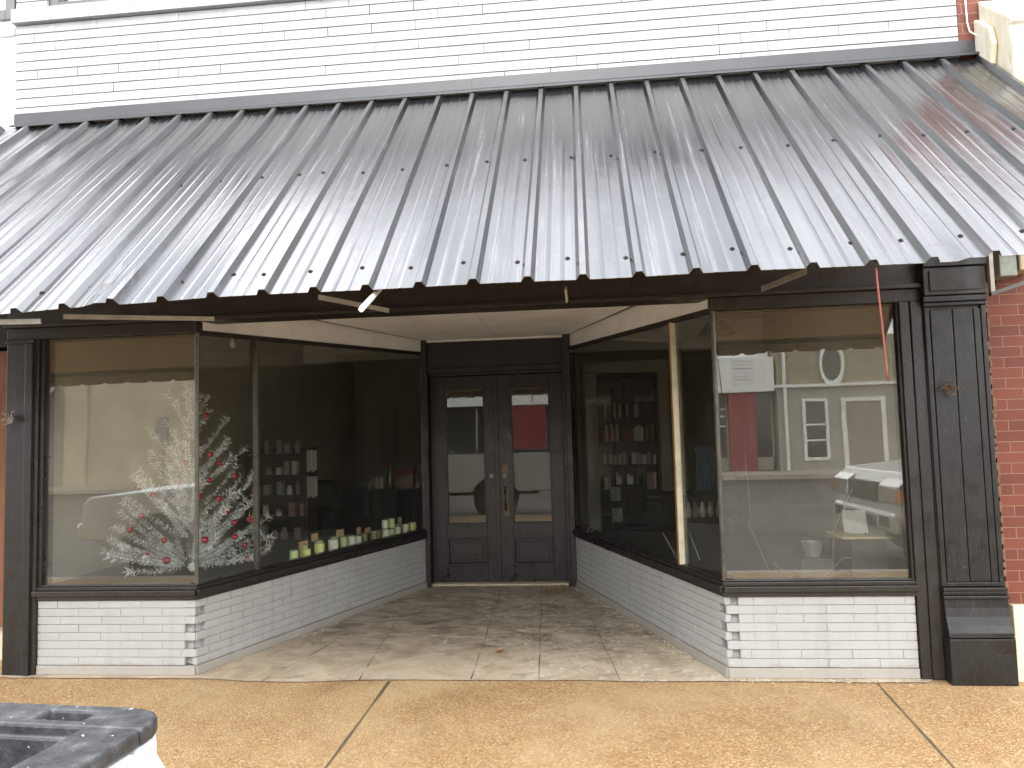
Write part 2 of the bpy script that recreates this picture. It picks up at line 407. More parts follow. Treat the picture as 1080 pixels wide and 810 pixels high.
# ------------------------------------------------------------------ light
SUN_EL, SUN_AZ = 43., 187.     # azimuth of the sun, measured from +Y clockwise: behind the photographer
w = bpy.data.worlds.new('World'); scene.world = w; w.use_nodes = True; nt = w.node_tree; nt.nodes.clear()
wo = N(nt, 'ShaderNodeOutputWorld'); bg = N(nt, 'ShaderNodeBackground'); nt.links.new(bg.outputs[0], wo.inputs[0])
sky = N(nt, 'ShaderNodeTexSky', sky_type='NISHITA'); sky.sun_disc = False; sky.sun_elevation = R(SUN_EL); sky.sun_rotation = R(SUN_AZ)
sky.air_density = 1.; sky.dust_density = 3.; sky.ozone_density = 1.
hs = N(nt, 'ShaderNodeHueSaturation'); hs.inputs['Saturation'].default_value = .16; nt.links.new(sky.outputs[0], hs.inputs['Color'])
tc = N(nt, 'ShaderNodeTexCoord')
mp = N(nt, 'ShaderNodeMapping'); mp.inputs['Scale'].default_value = (1, 1, 1.8); nt.links.new(tc.outputs['Generated'], mp.inputs['Vector'])
cl = ramp(nt, noi(nt, mp.outputs[0], 3.6, 6, .6, .4), [(.38, (.50, .53, .58)), (.5, (.95, .96, .98)), (.60, (1.95, 1.92, 1.88))])
sxyz = N(nt, 'ShaderNodeSeparateXYZ'); nt.links.new(tc.outputs['Generated'], sxyz.inputs[0])
zen = ramp(nt, sxyz.outputs[2], [(0., (15.5, 15.5, 15.3)), (.45, (14., 14., 14.)), (1., (13., 13.1, 13.4))])
grey = mixc(nt, hs.outputs[0], zen, .75)
cc = mixc(nt, grey, cl, 1., 'MULTIPLY')
nt.links.new(cc, bg.inputs[0]); bg.inputs[1].default_value = .15
sd = bpy.data.lights.new('sun', 'SUN'); so = bpy.data.objects.new('sun', sd); COL.objects.link(so)
sd.energy = .4; sd.angle = R(24); sd.color = (1, .965, .91)
so.rotation_euler = (R(90 - SUN_EL), 0, R(180 - SUN_AZ) + math.pi * 0)
# direction check: sun vector from azimuth
sv = Vector((math.sin(R(SUN_AZ)), math.cos(R(SUN_AZ)), 0)) * math.cos(R(SUN_EL)) + Vector((0, 0, math.sin(R(SUN_EL))))
so.rotation_euler = sv.to_track_quat('Z', 'Y').to_euler()
scene.view_settings.view_transform = 'Standard'; scene.view_settings.look = 'None'
scene.view_settings.gamma = 1; scene.view_settings.use_curve_mapping = False
scene.view_settings.exposure = 1.3
scene.cycles.max_bounces = 10; scene.cycles.transparent_max_bounces = 24; scene.cycles.diffuse_bounces = 5; scene.cycles.glossy_bounces = 5
scene.cycles.use_denoising = True
scene.cycles.sample_clamp_indirect = 6

# ------------------------------------------------------------------ ground
def sheet(name, poly, z, m, kind='structure', thick=.0):
    b = MB()
    if thick: b.prism(poly, lambda x, y: (x, y, z - thick), lambda x, y: (x, y, z))
    else: b.face([(x, y, z) for x, y in poly])
    return b.build(name, m, kind=kind)
sheet('ground', [(-300, -300), (300, -300), (300, 300), (-300, 300)], -.19, M['terrain'])
sheet('road', [(-120, -19.4), (120, -19.4), (120, -3.35), (-120, -3.35)], -.15, M['asphalt'])
sheet('kerb', [(-120, -3.5), (120, -3.5), (120, -3.35), (-120, -3.35)], -.004, M['kerb'], thick=.16)
sheet('sidewalk', [(-120, -3.35), (120, -3.35), (120, 2.9), (-120, 2.9)], 0., M['aggregate'], thick=.15)
sheet('kerb_shade_strip', [(-120, -19.4), (120, -19.4), (120, -18.9), (-120, -18.9)], -.146, mat('kerb_shade_dark', (.022, .018, .014), .9, var=.5, vs=3))  # shadow under the far kerb, laid on the road as a dark coloured strip
sheet('opposite_pavement', [(-120, -21.6), (120, -21.6), (120, -19.4), (-120, -19.4)], 0., M['far_walk'], thick=.16)
for x0, x1 in ((-40, 40),):
    sheet('road_marking', [(x0, -11.5), (x1, -11.5), (x1, -11.38), (x0, -11.38)], -.146, M['line'])
# control joints in the aggregate, cut as thin dark strips
b = MB()
for (xa, ya, xb, yb, wd) in ((1.205, -.09, 1.265, -3.34, .010), (4.185, -.08, 3.93, -3.34, .010)):
    pr = None
    segs = 40
    for k in range(segs):
        t0, t1 = k / segs, (k + 1) / segs
        w0 = wd * (.6 + .8 * mnoise.noise((t0 * 9, xa, 0))); w1 = wd * (.6 + .8 * mnoise.noise((t1 * 9, xa, 0)))
        w0, w1 = max(w0, .004), max(w1, .004)
        x0, x1 = xa + (xb - xa) * t0, xa + (xb - xa) * t1; y0, y1 = ya + (yb - ya) * t0, ya + (yb - ya) * t1
        b.face([(x0 - w0, y0, .003), (x1 - w1, y1, .003), (x1 + w1, y1, .003), (x0 + w0, y0, .003)])
b.build('pavement_joint', M['joint'], kind='structure')

A_L, B_L = (-.138, 0.), (.830, 2.75)
A_R, B_R = (3.335, 0.), (2.360, 2.75)
LL, LEN_L = line(A_L, B_L, 1); LR, LEN_R = line(A_R, B_R, -1)
FL, LEN_FL = line((-1.27, 0), A_L, 1); FR, LEN_FR = line(A_R, (4.46, 0), 1)
# entry floor: recess trapezoid with an irregular front edge
front = [(-1.52, -.055)]
x = -1.4
while x < 4.5:
    front.append((x, -.075 + .018 * mnoise.noise((x * 2.3, 0, 1)) - (.05 if .15 < x < 1.1 else 0) * abs(math.sin(x * 3)))); x += .12
front.append((4.52, -.04))
poly = front + [(4.52, .12), (3.42, .12), (2.42, 2.92), (.76, 2.92), (-.22, .12), (-1.52, .12)]
sheet('entry_floor', poly, .007, M['entry'])
b = MB()
def seam(x0, y0, x1, y1, wd):
    d = Vector((x1 - x0, y1 - y0)); n = 44; nn = Vector((d.y, -d.x)).normalized()
    pts = []
    for k in range(n + 1):
        t = k / n; p = Vector((x0, y0)) + d * t + nn * .010 * mnoise.noise((t * 6 + x0, y0, 3))
        pts.append((p, max(.0006, wd * (.5 + 1.1 * mnoise.noise((t * 11, x0, y0))))))
    for (p, a), (q, c) in zip(pts, pts[1:]):
        b.face([(*(p - nn * a), .0105), (*(q - nn * c), .0105), (*(q + nn * c), .0105), (*(p + nn * a), .0105)])
seam(1.728, -.07, 1.60, 2.85, .004); seam(2.157, -.07, 2.00, 2.85, .0035); seam(1.01, -.11, .872, 1.3, .004); seam(.37, -.12, .62, 1.1, .0035)
seam(.42, 1.16, 1.66, 1.17, .004); seam(2.66, -.06, 2.40, 2.3, .003); seam(1.62, 2.25, 2.1, 2.22, .003)
b.build('entry_joint', M['joint'], kind='structure')

# ------------------------------------------------------------------ the shop building
shop = empty('storefront_building', (1.7, .4, 0), 'white painted brick shop with black framed windows beside a recessed double door', 'building')

def bricks(mb, L, s0, s1, z0, z1, ch, bl, d0, proud, gap, vgap, notch=(), jit=.0015, seed=0, core=0.):
    """courses of painted bricks standing proud of a core slab"""
    rnd = random.Random(seed)
    c0 = .08 if any(q[0] == 's' for q in notch) else .004; c1 = .08 if any(q[0] == 'e' for q in notch) else .004
    mb.obox(L, s0 + c0, s1 - c1, -d0, core, z0, z1)
    if c0 > .01: mb.obox(L, s0 + .035, s0 + c0, -d0, -.035, z0, z1)
    if c1 > .01: mb.obox(L, s1 - c1, s1 - .035, -d0, -.035, z0, z1)
    n = round((z1 - z0) / ch); ch = (z1 - z0) / n
    for k in range(n):
        za, zb = z0 + k * ch + gap / 2, z0 + (k + 1) * ch - gap / 2
        a = s0; first = True
        e0 = .075 if ('s', k) in notch else 0; e1 = .075 if ('e', k) in notch else 0
        a = s0 + e0; end = s1 - e1
        off = (bl * .5 if k % 2 else 0) + rnd.uniform(-.02, .02)
        nxt = s0 + (off if off > .03 else bl)
        while a < end - .004:
            e = min(nxt, end)
            if end - e < .03: e = end
            j = rnd.uniform(0, jit)
            vg = vgap * rnd.choice((.2, .3, .5, 1, 1.6, 3.2))
            mb.obox(L, a + (vg / 2 if a > s0 + e0 else 0), e - (vg / 2 if e < end else 0), -.034 if (notch and (a < s0 + .09 or e > s1 - .09)) else core, proud + j, za, zb)
            a = e; nxt = e + bl
# upper wall
UW, _ = line((-1.505, 0), (4.935, 0), 1)
b = MB()
bricks(b, UW, 0, 6.44, 3.845, 4.595, .0666, .31, .25, .007, .0066, .0016, jit=.001, seed=3, core=-.015)
for s0, s1 in ((0, .24), (1.28, 4.1), (5.1, 6.44)):
    bricks(b, UW, s0, s1, 4.705, 5.30, .0666, .31, .25, .007, .0066, .0016, jit=.001, seed=4, core=-.015)
bricks(b, UW, 0, 6.44, 5.30, 5.60, .0666, .31, .25, .007, .0066, .0016, jit=.001, seed=5, core=-.015)
b.build('upper_wall', M['brick_up'], shop, bevel=.0012, seg=1)
b = MB()
x = -1.515
rnd = random.Random(5)
while x < 4.93:
    e = min(x + .30 + rnd.uniform(-.01, .01), 4.94); b.box(x, e - .0015, -.045, .02, 4.598, 4.702); x = e
b.build('ledge', M['brick_up'], shop, bevel=.003)
def upper_window(x0, x1, parent, y=0.):
    b = MB()
    for q in ((x0, x0 + .07, 4.704, 5.29), (x1 - .07, x1, 4.704, 5.29), (x0 + .07, x1 - .07, 4.704, 4.765), (x0 + .07, x1 - .07, 5.22, 5.29), (x0 + .07, x1 - .07, 5.02, 5.07)):
        b.box(q[0], q[1], y + .015, y + .10, q[2], q[3])
    fr = b.build('window', M['window_dark'], parent, bevel=.005)
    MB().box(x0 + .07, x1 - .07, y + .06, y + .066, 4.765, 5.22).build('pane', M['glass_door'], fr)
    MB().box(x0 + .05, x1 - .05, y + .14, y + .145, 4.75, 5.27).build('blind', M['blind'], fr)
upper_window(-1.263, -.227, shop); upper_window(2.598, 3.592, shop)

# header beam and fascia behind the awning
b = MB()
for xa, xb in ((-1.52, -.120), (3.317, 4.60)): b.box(xa, xb, -.02, .18, 2.302, 2.384)
b.box(-1.53, 4.61, -.045, .18, 2.384, 2.412)
b.box(-1.53, 4.61, -.008, .18, 2.412, 2.78)
b.box(-1.53, 4.61, -.03, .18, 2.78, 2.83)
b.box(-1.53, 4.97, .0, .18, 2.83, 3.845)
b.build('header_beam', M['brown'], shop, bevel=.005)
# bulkheads
nl = {('e', 2), ('e', 4), ('e', 6)}; ns = {('s', 3), ('s', 5), ('s', 7)}
def bulk(L, ln, notch, seed, bl):
    b = MB()
    b.obox(L, 0, ln, -.10, .016, .008, .066)
    bricks(b, L, 0, ln, .068, .500, .0545, bl, .10, .0055, .0035, .0008 if bl > .25 else .0026, notch, .0022, seed)
    return b.build('bulkhead', M['brick_low'], shop, bevel=.0022, seg=1)
bulk(FL, LEN_FL, {('e', 0), ('e', 2), ('e', 4)}, 1, .30)
bulk(FR, LEN_FR, {('s', 1), ('s', 3), ('s', 5), ('s', 7)}, 2, .30)
bulk(LL, LEN_L, {('s', 2), ('s', 4), ('s', 6)}, 3, .205)
bulk(LR, LEN_R, {('s', 2), ('s', 4), ('s', 6)}, 4, .205)

# display windows: sill + frame per side, panes and mullions as sub-parts
def sill_prof(b, L, s0, s1):
    b.obox(L, s0, s1, -.13, .022, .500, .530)
    b.obox(L, s0, s1, -.13, .040, .530, .566)
    b.obox(L, s0, s1, -.13, .020, .566, .590)
    b.obox(L, s0, s1, -.06, .006, .590, .602)
def display(L, ln, s0, s1, mull, zb, gmat, ztop0, ztop1, inner=.02, frame=None, sides=(True, True)):
    b = MB(); sill_prof(b, L, s0, s1)
    if frame: frame(b)
    fr = b.build('display_window', M['sill'], shop, bevel=.004)
    MB().obox(L, 0, ln, -.045, .004, ztop0, ztop0 + .03, ztop1, ztop1 + .03).build('head', M['brown'], fr, bevel=.004)
    edges = [0.012] + [m[0] for m in mull] + [ln - .012]
    zt = lambda s_: ztop0 + (ztop1 - ztop0) * s_ / ln
    for a, e in zip(edges, edges[1:]):
        MB().obox(L, a + .004, e - .004, -.024, -.018, .598, zt(a) + .004, None, zt(e) + .004).build('pane', gmat, fr)
    for (ms, wd, mm) in mull:
        MB().obox(L, ms - wd, ms + wd, -.030, .012, .600, zt(ms)).build('mullion', mm, fr, bevel=.003)
    return fr
def frame_fl(b):
    b.box(-1.300, -1.272, -.030, .10, .010, 2.302); b.box(-1.272, -1.246, -.012, .10, .602, 2.302)
def frame_fr(b):
    for x0, x1, y in ((4.452, 4.466, -.010), (4.466, 4.522, -.026), (4.522, 4.530, -.020), (4.530, 4.598, -.030)):
        b.box(x0, x1, y, .10, .602 if x1 < 4.48 else .008, 2.302)
display(FL, LEN_FL, -.03, LEN_FL + .012, [], 0, M['glass'], 2.302, 2.302, frame=frame_fl)
display(FR, LEN_FR, -.012, LEN_FR + .02, [], 0, M['glass'], 2.302, 2.302, frame=frame_fr)
display(LL, LEN_L, -.01, LEN_L - .02, [(.565, .014, M['post_metal'])], 0, M['glass_side'], 2.292, 2.392)
display(LR, LEN_R, -.01, LEN_R - .02, [(.600, .0165, M['mull_pale'])], 0, M['glass_side'], 2.292, 2.392)
for (p, mm) in ((A_L, M['post_metal']), (A_R, M['post_metal'])):
    MB().tube([(p[0], p[1] + .012, .598), (p[0], p[1] + .012, 2.302)], .015, 10).build('corner_post', mm, shop)
MB().obox(LR, .594, .613, .0135, .0165, .602, 2.31).build('mullion_edge', M['mull_gold'], shop)

# recess: friezes, ceiling, jambs, transom, threshold
for L, ln in ((LL, LEN_L), (LR, LEN_R)):
    MB().obox(L, .02, ln, -.05, -.002, 2.325, 2.545, 2.425, 2.545).build('frieze_board', M['ceil'], shop)
for q in ([(-.10, .0), (1.648, .0), (1.598, 2.80), (.86, 2.80)], [(1.652, .0), (3.30, .0), (2.33, 2.80), (1.602, 2.80)]):
    MB().prism(q, lambda x, y: (x, y, 2.546), lambda x, y: (x, y, 2.60)).build('recess_ceiling', M['ceil'], shop, bevel=.003)
MB().prism([(-.10, .0), (3.30, .0), (2.33, 2.80), (.86, 2.80)], lambda x, y: (x, y, 2.602), lambda x, y: (x, y, 2.65)).build('ceiling_backing', M['black'], shop)
b = MB()
b.box(.800, .868, 2.72, 2.98, .008, 2.545); b.box(2.290, 2.362, 2.72, 2.98, .008, 2.545)
b.box(.868, 2.290, 2.80, 2.98, 2.215, 2.545); b.box(.868, 2.290, 2.765, 2.80, 2.205, 2.250); b.box(.868, 2.290, 2.84, 2.98, 2.172, 2.215)
b.box(.855, .880, 2.70, 2.745, .008, 2.2); b.box(2.278, 2.304, 2.70, 2.745, .008, 2.2)
b.build('door_frame', M['brown'], shop, bevel=.005)
MB().box(.868, 2.29, 2.78, 2.98, .008, .026).build('threshold', M['strip'], shop, bevel=.004)
MB().box(.868, 2.290, 2.775, 2.80, 2.525, 2.545).build('ceiling_trim', M['white_trim'], shop, bevel=.003)

def door(x0, x1, gx0, gx1, lock):
    b = MB(); y0, y1 = 2.875, 2.925
    b.box(x0, gx0, y0, y1, .03, 2.165); b.box(gx1, x1, y0, y1, .03, 2.165)
    for z0_, z1_ in ((.03, .205), (.48, .622), (2.035, 2.165)): b.box(gx0, gx1, y0, y1, z0_, z1_)
    # glazing beads and panel mouldings
    for (za, zb) in ((.622, 2.035), (.205, .48)):
        for q in ((gx0 - .004, gx1 + .004, za - .004, za + .016), (gx0 - .004, gx1 + .004, zb - .016, zb + .004), (gx0 - .004, gx0 + .016, za + .016, zb - .016), (gx1 - .016, gx1 + .004, za + .016, zb - .016)):
            b.box(q[0], q[1], y0 - .010, y0 + .03, q[2], q[3])
    d = b.build('door', M['door'], shop, bevel=.004)
    b = MB(); b.hexa([(gx0 + .016, y0 + .02, .221), (gx1 - .016, y0 + .02, .221), (gx1 - .016, y0 + .03, .221), (gx0 + .016, y0 + .03, .221), (gx0 + .016, y0 + .02, .464), (gx1 - .016, y0 + .02, .464), (gx1 - .016, y0 + .03, .464), (gx0 + .016, y0 + .03, .464)])
    b.box(gx0 + .05, gx1 - .05, y0 + .008, y0 + .02, .25, .435)
    b.build('panel', M['door'], d, bevel=.006)
    MB().box(gx0 + .001, gx1 - .001, y0 + .018, y0 + .024, .624, 2.033).build('pane', M['glass_door'], d)
    return d
dl = door(.871, 1.553, 1.030, 1.450, 0); dr = door(1.575, 2.287, 1.722, 2.135, 1)
MB().lathe([(.0, -.012), (.022, -.012), (.026, -.004), (.026, .0)], (1.508, 2.875, 1.115), 16, 'Y').build('lock', M['steel'], dl)
MB().box(1.547, 1.590, 2.858, 2.876, .03, 2.165).build('astragal', M['door'], dr, bevel=.004)
b = MB(); b.box(1.618, 1.684, 2.868, 2.876, 1.075, 1.235)
b.build('lock_plate', M['brass'], dr, bevel=.003)
MB().lathe([(.0, -.022), (.020, -.022), (.024, -.006), (.024, .0)], (1.651, 2.868, 1.115), 16, 'Y').build('lock', M['steel'], dr)
MB().box(1.622, 1.686, 2.868, 2.876, .70, 1.00).build('handle_plate', M['brass'], dr, bevel=.003)
b = MB()
b.tube([(1.650, 2.868, .955), (1.650, 2.835, .965), (1.652, 2.815, .93), (1.652, 2.812, .85), (1.650, 2.822, .775), (1.650, 2.866, .755)], [.008, .010, .011, .011, .010, .007], 10)
b.tube([(1.650, 2.858, .985), (1.650, 2.835, .992), (1.648, 2.82, .985)], [.006, .009, .012], 8)
b.build('door_handle', M['brass'], dr, smooth=True)

# pilasters
b = MB()
b.box(-1.507, -1.302, -.035, .15, .008, 2.30); b.box(-1.512, -1.297, -.045, .15, 2.27, 2.30); b.box(-1.36, -1.304, -.050, .0, .01, 2.27)
b.build('pilaster', M['dark'], shop, bevel=.005)
b = MB()
b.box(4.600, 4.966, -.03, .15, .0, 2.9)
b.box(4.598, 4.966, -.115, -.03, .0, .268)                                     # plinth block
prof = [(-.108, .272), (-.106, .30), (-.092, .34), (-.078, .39), (-.070, .44), (-.068, .49), (-.03, .49), (-.03, .272)]
b.prism(prof, lambda y, z: (4.602, y, z), lambda y, z: (4.964, y, z))          # hollow moulding above it
b.box(4.596, 4.966, -.082, -.03, .492, .512); b.box(4.600, 4.966, -.066, -.03, .514, .535); b.box(4.600, 4.966, -.074, -.03, .537, .557)
for x0, x1 in ((4.604, 4.632), (4.934, 4.962)): b.box(x0, x1, -.046, -.03, .56, 2.26)
b.box(4.632, 4.934, -.046, -.03, .56, .585)
for x0, x1 in ((4.640, 4.7665), (4.771, 4.8875), (4.892, 4.932)): b.box(x0, x1, -.042, -.03, .587, 2.24)
b.box(4.598, 4.968, -.056, -.03, 2.262, 2.285); b.box(4.595, 4.970, -.068, -.03, 2.287, 2.320); b.box(4.600, 4.966, -.07, -.03, 2.327, 2.5); b.box(4.595, 4.970, -.09, -.03, 2.502, 2.55)
b.build('pilaster', M['dark'], shop, bevel=.004)
MB().box(4.632, 4.934, -.078, -.0705, 2.352, 2.478).build('capital_panel', M['brown'], shop, bevel=.012)

# interior shell
b = MB()
b.box(-1.50, -1.42, .16, 7.6, .0, 3.0); b.box(4.88, 4.96, .16, 7.6, .0, 3.0); b.box(-1.42, 4.88, 7.5, 7.6, .0, 3.0)
b.box(-1.50, -.30, .12, .16, .0, .45)
b.build('interior_wall', M['int_wall'], shop)
b = MB(); b.box(-1.5, 4.96, .18, 7.6, 3.0, 3.12); b.build('interior_ceiling', M['int_ceil'], shop)
b = MB(); b.box(-1.42, 4.88, 5.2, 5.4, 2.62, 3.0); b.build('ceiling_beam', M['int_ceil'], shop)
sheet_b = MB(); sheet_b.box(-1.42, 4.88, 2.95, 7.5, .002, .02); sheet_b.build('interior_floor', M['int_floor'], shop)
b = MB()
b.prism([(-1.42, .10), (-.22, .10), (.72, 2.76), (.72, 2.98), (.2, 2.98), (-1.42, 1.5)], lambda x, y: (x, y, .46), lambda x, y: (x, y, .548))
b.build('display_deck', M['deck'], shop); b = MB()
b.prism([(3.42, .10), (4.88, .10), (4.88, 2.2), (2.9, 2.98), (2.45, 2.98), (2.45, 2.76)], lambda x, y: (x, y, .46), lambda x, y: (x, y, .515))
b.build('display_deck', M['deck'], shop)
b = MB()   # the rest of the upper shell and the party walls
b.box(-1.5, 4.96, 7.6, 7.8, 0, 5.6); b.box(-1.5, 4.93, .25, 7.6, 5.5, 5.6); b.box(-1.5, -1.3, .26, 7.6, 3.9, 5.5); b.box(4.7, 4.93, .26, 7.6, 3.9, 5.5)
b.build('rear_wall', M['brick_up'], shop)

# tangled metal sprigs on the two pilasters
def sprig(x, z, label, seed):
    rnd = random.Random(seed); b = MB(); y = -.058
    for k in range(11):
        a = rnd.uniform(0, 5.28); l = rnd.uniform(.02, .05)
        p = Vector((x + rnd.uniform(-.02, .02), y, z + rnd.uniform(-.015, .015)))
        pts = [p]
        for t in range(4):
            a += rnd.uniform(-.9, .9); p = p + Vector((math.cos(a) * l / 3, -abs(rnd.gauss(0, .008)), math.sin(a) * l / 3)); pts.append(p)
        b.tube(pts, .0032, 5)
    for k in range(10):
        c = Vector((x + rnd.uniform(-.04, .035), y - rnd.uniform(.0, .035), z + rnd.uniform(-.045, .025))); a = rnd.uniform(0, 5.28); t = rnd.uniform(-.8, .8)
        u = Vector((math.cos(a), 0, math.sin(a))) * .016; v = Vector((-math.sin(a) * .5, t, math.cos(a) * .5)) * .011
        b.face([c - u, c - v, c + u, c + v])
    o = b.build('metal_sprig', M['sprig_l'] if x < 0 else M['rust'], label=label, cat='ornament', group='sprigs on the pilasters')
    sm = o.modifiers.new('Solidify', 'SOLIDIFY'); sm.thickness = .0015
M['sprig_l'] = mat('pale_sprig', (.42, .39, .33), .6, .3, var=.5, vs=60)
sprig(-1.445, 1.745, 'pale tangled metal sprig fixed to the narrow flat pilaster beside the plywood', 4)
sprig(4.715, 1.755, 'brown rusty metal sprig fixed to the wide grooved pilaster beside the red brick', 9)

# ------------------------------------------------------------------ awning
S = .2286
awn = empty('metal_awning', (1.8, -.02, 3.84), 'long grey ribbed metal awning sloping out over the shop windows', 'awning')
def edge_z(x): return 2.18 + (-.03 * min(1, (.9 - x) / .9) - .012 * max(0, -x) if x < .9 else 0) + .004 * mnoise.noise((x * 1.7, 0, 0)) + (.012 if x > 4 else 0)
def aw_pt(x, t, h=0.):
    y = -.012 + (-1.775 + .012) * t; zt = 3.832; zb = edge_z(x); z = zt + (zb - zt) * t
    z += .0055 * mnoise.noise((x * 2.4, t * 3.4, 5.)) * (1 if 0 < t < 1 else .4)
    sl = Vector((0, -.68, .73)).normalized()
    return Vector((x, y, z)) + Vector((0, -.682, .731)) * h
b = MB()
xs = []
for i in range(-15, 22):
    x0 = i * S
    xs += [(x0 - .029, 0), (x0 - .013, .026), (x0 + .013, .026), (x0 + .029, 0), (x0 + .072, 0), (x0 + .082, .0016), (x0 + .092, 0), (x0 + .134, 0), (x0 + .144, .0016), (x0 + .154, 0)]
x0 = 22 * S; xs += [(x0 - .024, 0), (x0 - .011, .026), (x0 + .011, .026), (x0 + .022, .004), (x0 + .024, -.02)]
xs = [q for q in xs if q[0] > -3.3]
NT = 26
bent = lambda x, t: .02 * max(0, 1 - abs(x - .40) / .09) * max(0, (t - .86) / .14)
grid = [[b.bm.verts.new(aw_pt(x, k / NT, h + bent(x, k / NT))) for (x, h) in xs] for k in range(NT + 1)]
for r1, r2 in zip(grid, grid[1:]):
    for i in range(len(xs) - 1):
        f = b.bm.faces.new((r1[i], r2[i], r2[i + 1], r1[i + 1]))
o = b.build('roof_sheet', M['awning'], awn)
sm = o.modifiers.new('Solidify', 'SOLIDIFY'); sm.thickness = .0022; sm.offset = -1
# flashing
b = MB()
prof = [(-.008, 3.945), (-.012, 3.945), (-.016, 3.868), (-.058, 3.842), (-.058, 3.826), (-.054, 3.826), (-.054, 3.838), (-.012, 3.860), (-.008, 3.864)]
for xa, xb, dz in ((-1.507, -.905, -.004), (-.915, 1.835, 0.), (1.82, 5.10, .003)):
    b.prism(prof, lambda y, z: (xa, y - dz, z + dz), lambda y, z: (xb, y - dz, z + dz + .002))
b.build('flashing', M['flash'], awn, bevel=.002)
rnd = random.Random(7)
for t in (.482, .928):
    for i in range(-7, 22):
        x = i * S + (.02 if i < 5 else -.046) + rnd.uniform(-.02, .02)
        if t > .9 and i < -1: continue
        c = aw_pt(x, t + rnd.uniform(-.008, .008), 0)
        b = MB(); b.lathe([(.0, .007), (.0065, .0065), (.0065, .002), (.0115, .0018), (.0115, -.001)], (0, 0, 0), 8)
        b.xf(Matrix.Translation(c) @ Vector((0, -.682, .731)).to_track_quat('Z', 'Y').to_matrix().to_4x4())
        b.build('screw', M['tyre'], awn)
# boarded lining and strap braces under the sheet
b = MB()
q = [aw_pt(-3.2, .04, -.040), aw_pt(5.0, .04, -.040), aw_pt(5.0, .91, -.040), aw_pt(-3.2, .91, -.040)]
b.hexa([*(v + Vector((0, 0, -.012)) for v in q), *q])
b.build('lining', mat('awning_lining', (.55, .49, .38), .8, var=.15, vs=4), awn)
b = MB()
for t in (.94,):
    p0, p1 = aw_pt(-3.2, t, -.022), aw_pt(5.0, t, -.022)
    b.hexa([p0 + Vector((0, -.02, -.014)), p1 + Vector((0, -.02, -.014)), p1 + Vector((0, .02, -.014)), p0 + Vector((0, .02, -.014)), p0 + Vector((0, -.02, .008)), p1 + Vector((0, -.02, .008)), p1 + Vector((0, .02, .008)), p0 + Vector((0, .02, .008))])
b.build('purlin', M['brown'], awn)
def strap(p, q, wd=.018):
    p, q = Vector(p), Vector(q); d = (q - p).normalized(); s_ = Vector((0, -.3, 1)); n = d.cross(s_).normalized() * .004; u = n.cross(d).normalized() * wd
    b = MB(); b.hexa([p - u - n, q - u - n, q - u + n, p - u + n, p + u - n, q + u - n, q + u + n, p + u + n]); b.build('brace', M['galv'], awn)
strap((-.02, -1.45, 2.185), (.49, -.95, 2.228), .012); strap((1.27, -1.45, 2.222), (1.472, -.95, 2.230), .012); strap((2.436, -1.50, 2.200), (2.44, -1.45, 2.15), .014); strap((3.40, -1.05, 2.236), (3.47, -1.55, 2.215), .013)
strap((-.5, -1.72, 2.132), (.06, -1.70, 2.122), .012)
MB().tube([aw_pt(7 * S, .72, -.05) + Vector((0, 0, -.02)), (1.622, -1.66, 2.20), (1.614, -1.90, 2.074)], [.012, .012, .012], 12).build('conduit_pipe', M['pvc'], label='short white plastic pipe end sticking out from under the awning edge', cat='pipe')
b = MB(); cp = [(3.684, -1.70, 2.235)]
for k in range(15):
    t = k / 14; cp.append((3.670 + .012 * math.sin(t * 2.2) + .022 * t * t, -1.775 + .03 * t, 2.195 - .475 * t))
b.tube(cp, .004, 8); b.build('extension_cable', M['orange_cord'], smooth=True, label='loose orange cord dangling from the awning edge in front of the window', cat='cable')

# ------------------------------------------------------------------ neighbours
nb = empty('brick_building', (6.5, .3, 0), 'red brick neighbour with tan base and stained cream cornice beside the black pilaster', 'building')
MB().box(4.985, 9.5, -.012, .3, .448, 3.40).build('brick_wall', M['red_brick'], nb)
MB().box(5.0, 9.5, -.045, .3, 0, .446).build('base_panel', mat('cream_base', (.72, .60, .42), .8, var=.06, vs=4, bs=80, bst=.25), nb, bevel=.006)
b = MB(); rnd = random.Random(4); z = .45
while z < 2.6:      # ragged mortar along the joint with the pilaster
    h = rnd.uniform(.02, .07); b.box(4.968, 4.985 + rnd.uniform(-.004, .004), -.03 + rnd.uniform(-.012, .01), .1, z, z + h); z += h + rnd.choice((.002, .015, .03))
b.build('mortar_seam', mat('seam_mortar', (.17, .10, .06), .9, var=.4, vs=30), nb, bevel=.003)
MB().box(4.938, 9.5, -.008, .3, 3.84, 4.28).build('upper_brick_wall', M['red_brick'], nb)
MB().box(4.938, 9.5, -.0085, .3, 4.28, 5.7).build('parapet', M['red_brick'], nb)
prof = [(.0, 3.42), (-.24, 3.44), (-.30, 3.50), (-.335, 3.60), (-.34, 3.74), (-.325, 3.86), (-.345, 3.875), (-.345, 3.90), (-.29, 3.95), (-.16, 4.06), (-.07, 4.14), (.0, 4.20)]
MB().prism(prof, lambda y, z: (5.06, y - .009, z), lambda y, z: (9.5, y - .009, z)).build('cornice', M['cream'], nb, bevel=.012)
prof = [(.0, 3.55), (-.10, 3.60), (-.17, 3.70), (-.20, 3.82), (-.17, 3.94), (-.08, 4.03), (.0, 4.08)]
MB().prism(prof, lambda y, z: (5.025, y - .009, z), lambda y, z: (5.058, y - .009, z)).build('cornice_end', M['cream'], nb, bevel=.012)
MB().box(4.94, 9.5, .3, 8, .0, 5.7).build('rear_wall', M['red_brick'], nb)
b = MB(); b.tube([(4.985, -.02, 4.24), (4.985, -.022, 4.06), (4.995, -.025, 4.00), (5.06, -.05, 3.93), (5.115, -.06, 3.88)], .0045, 8)
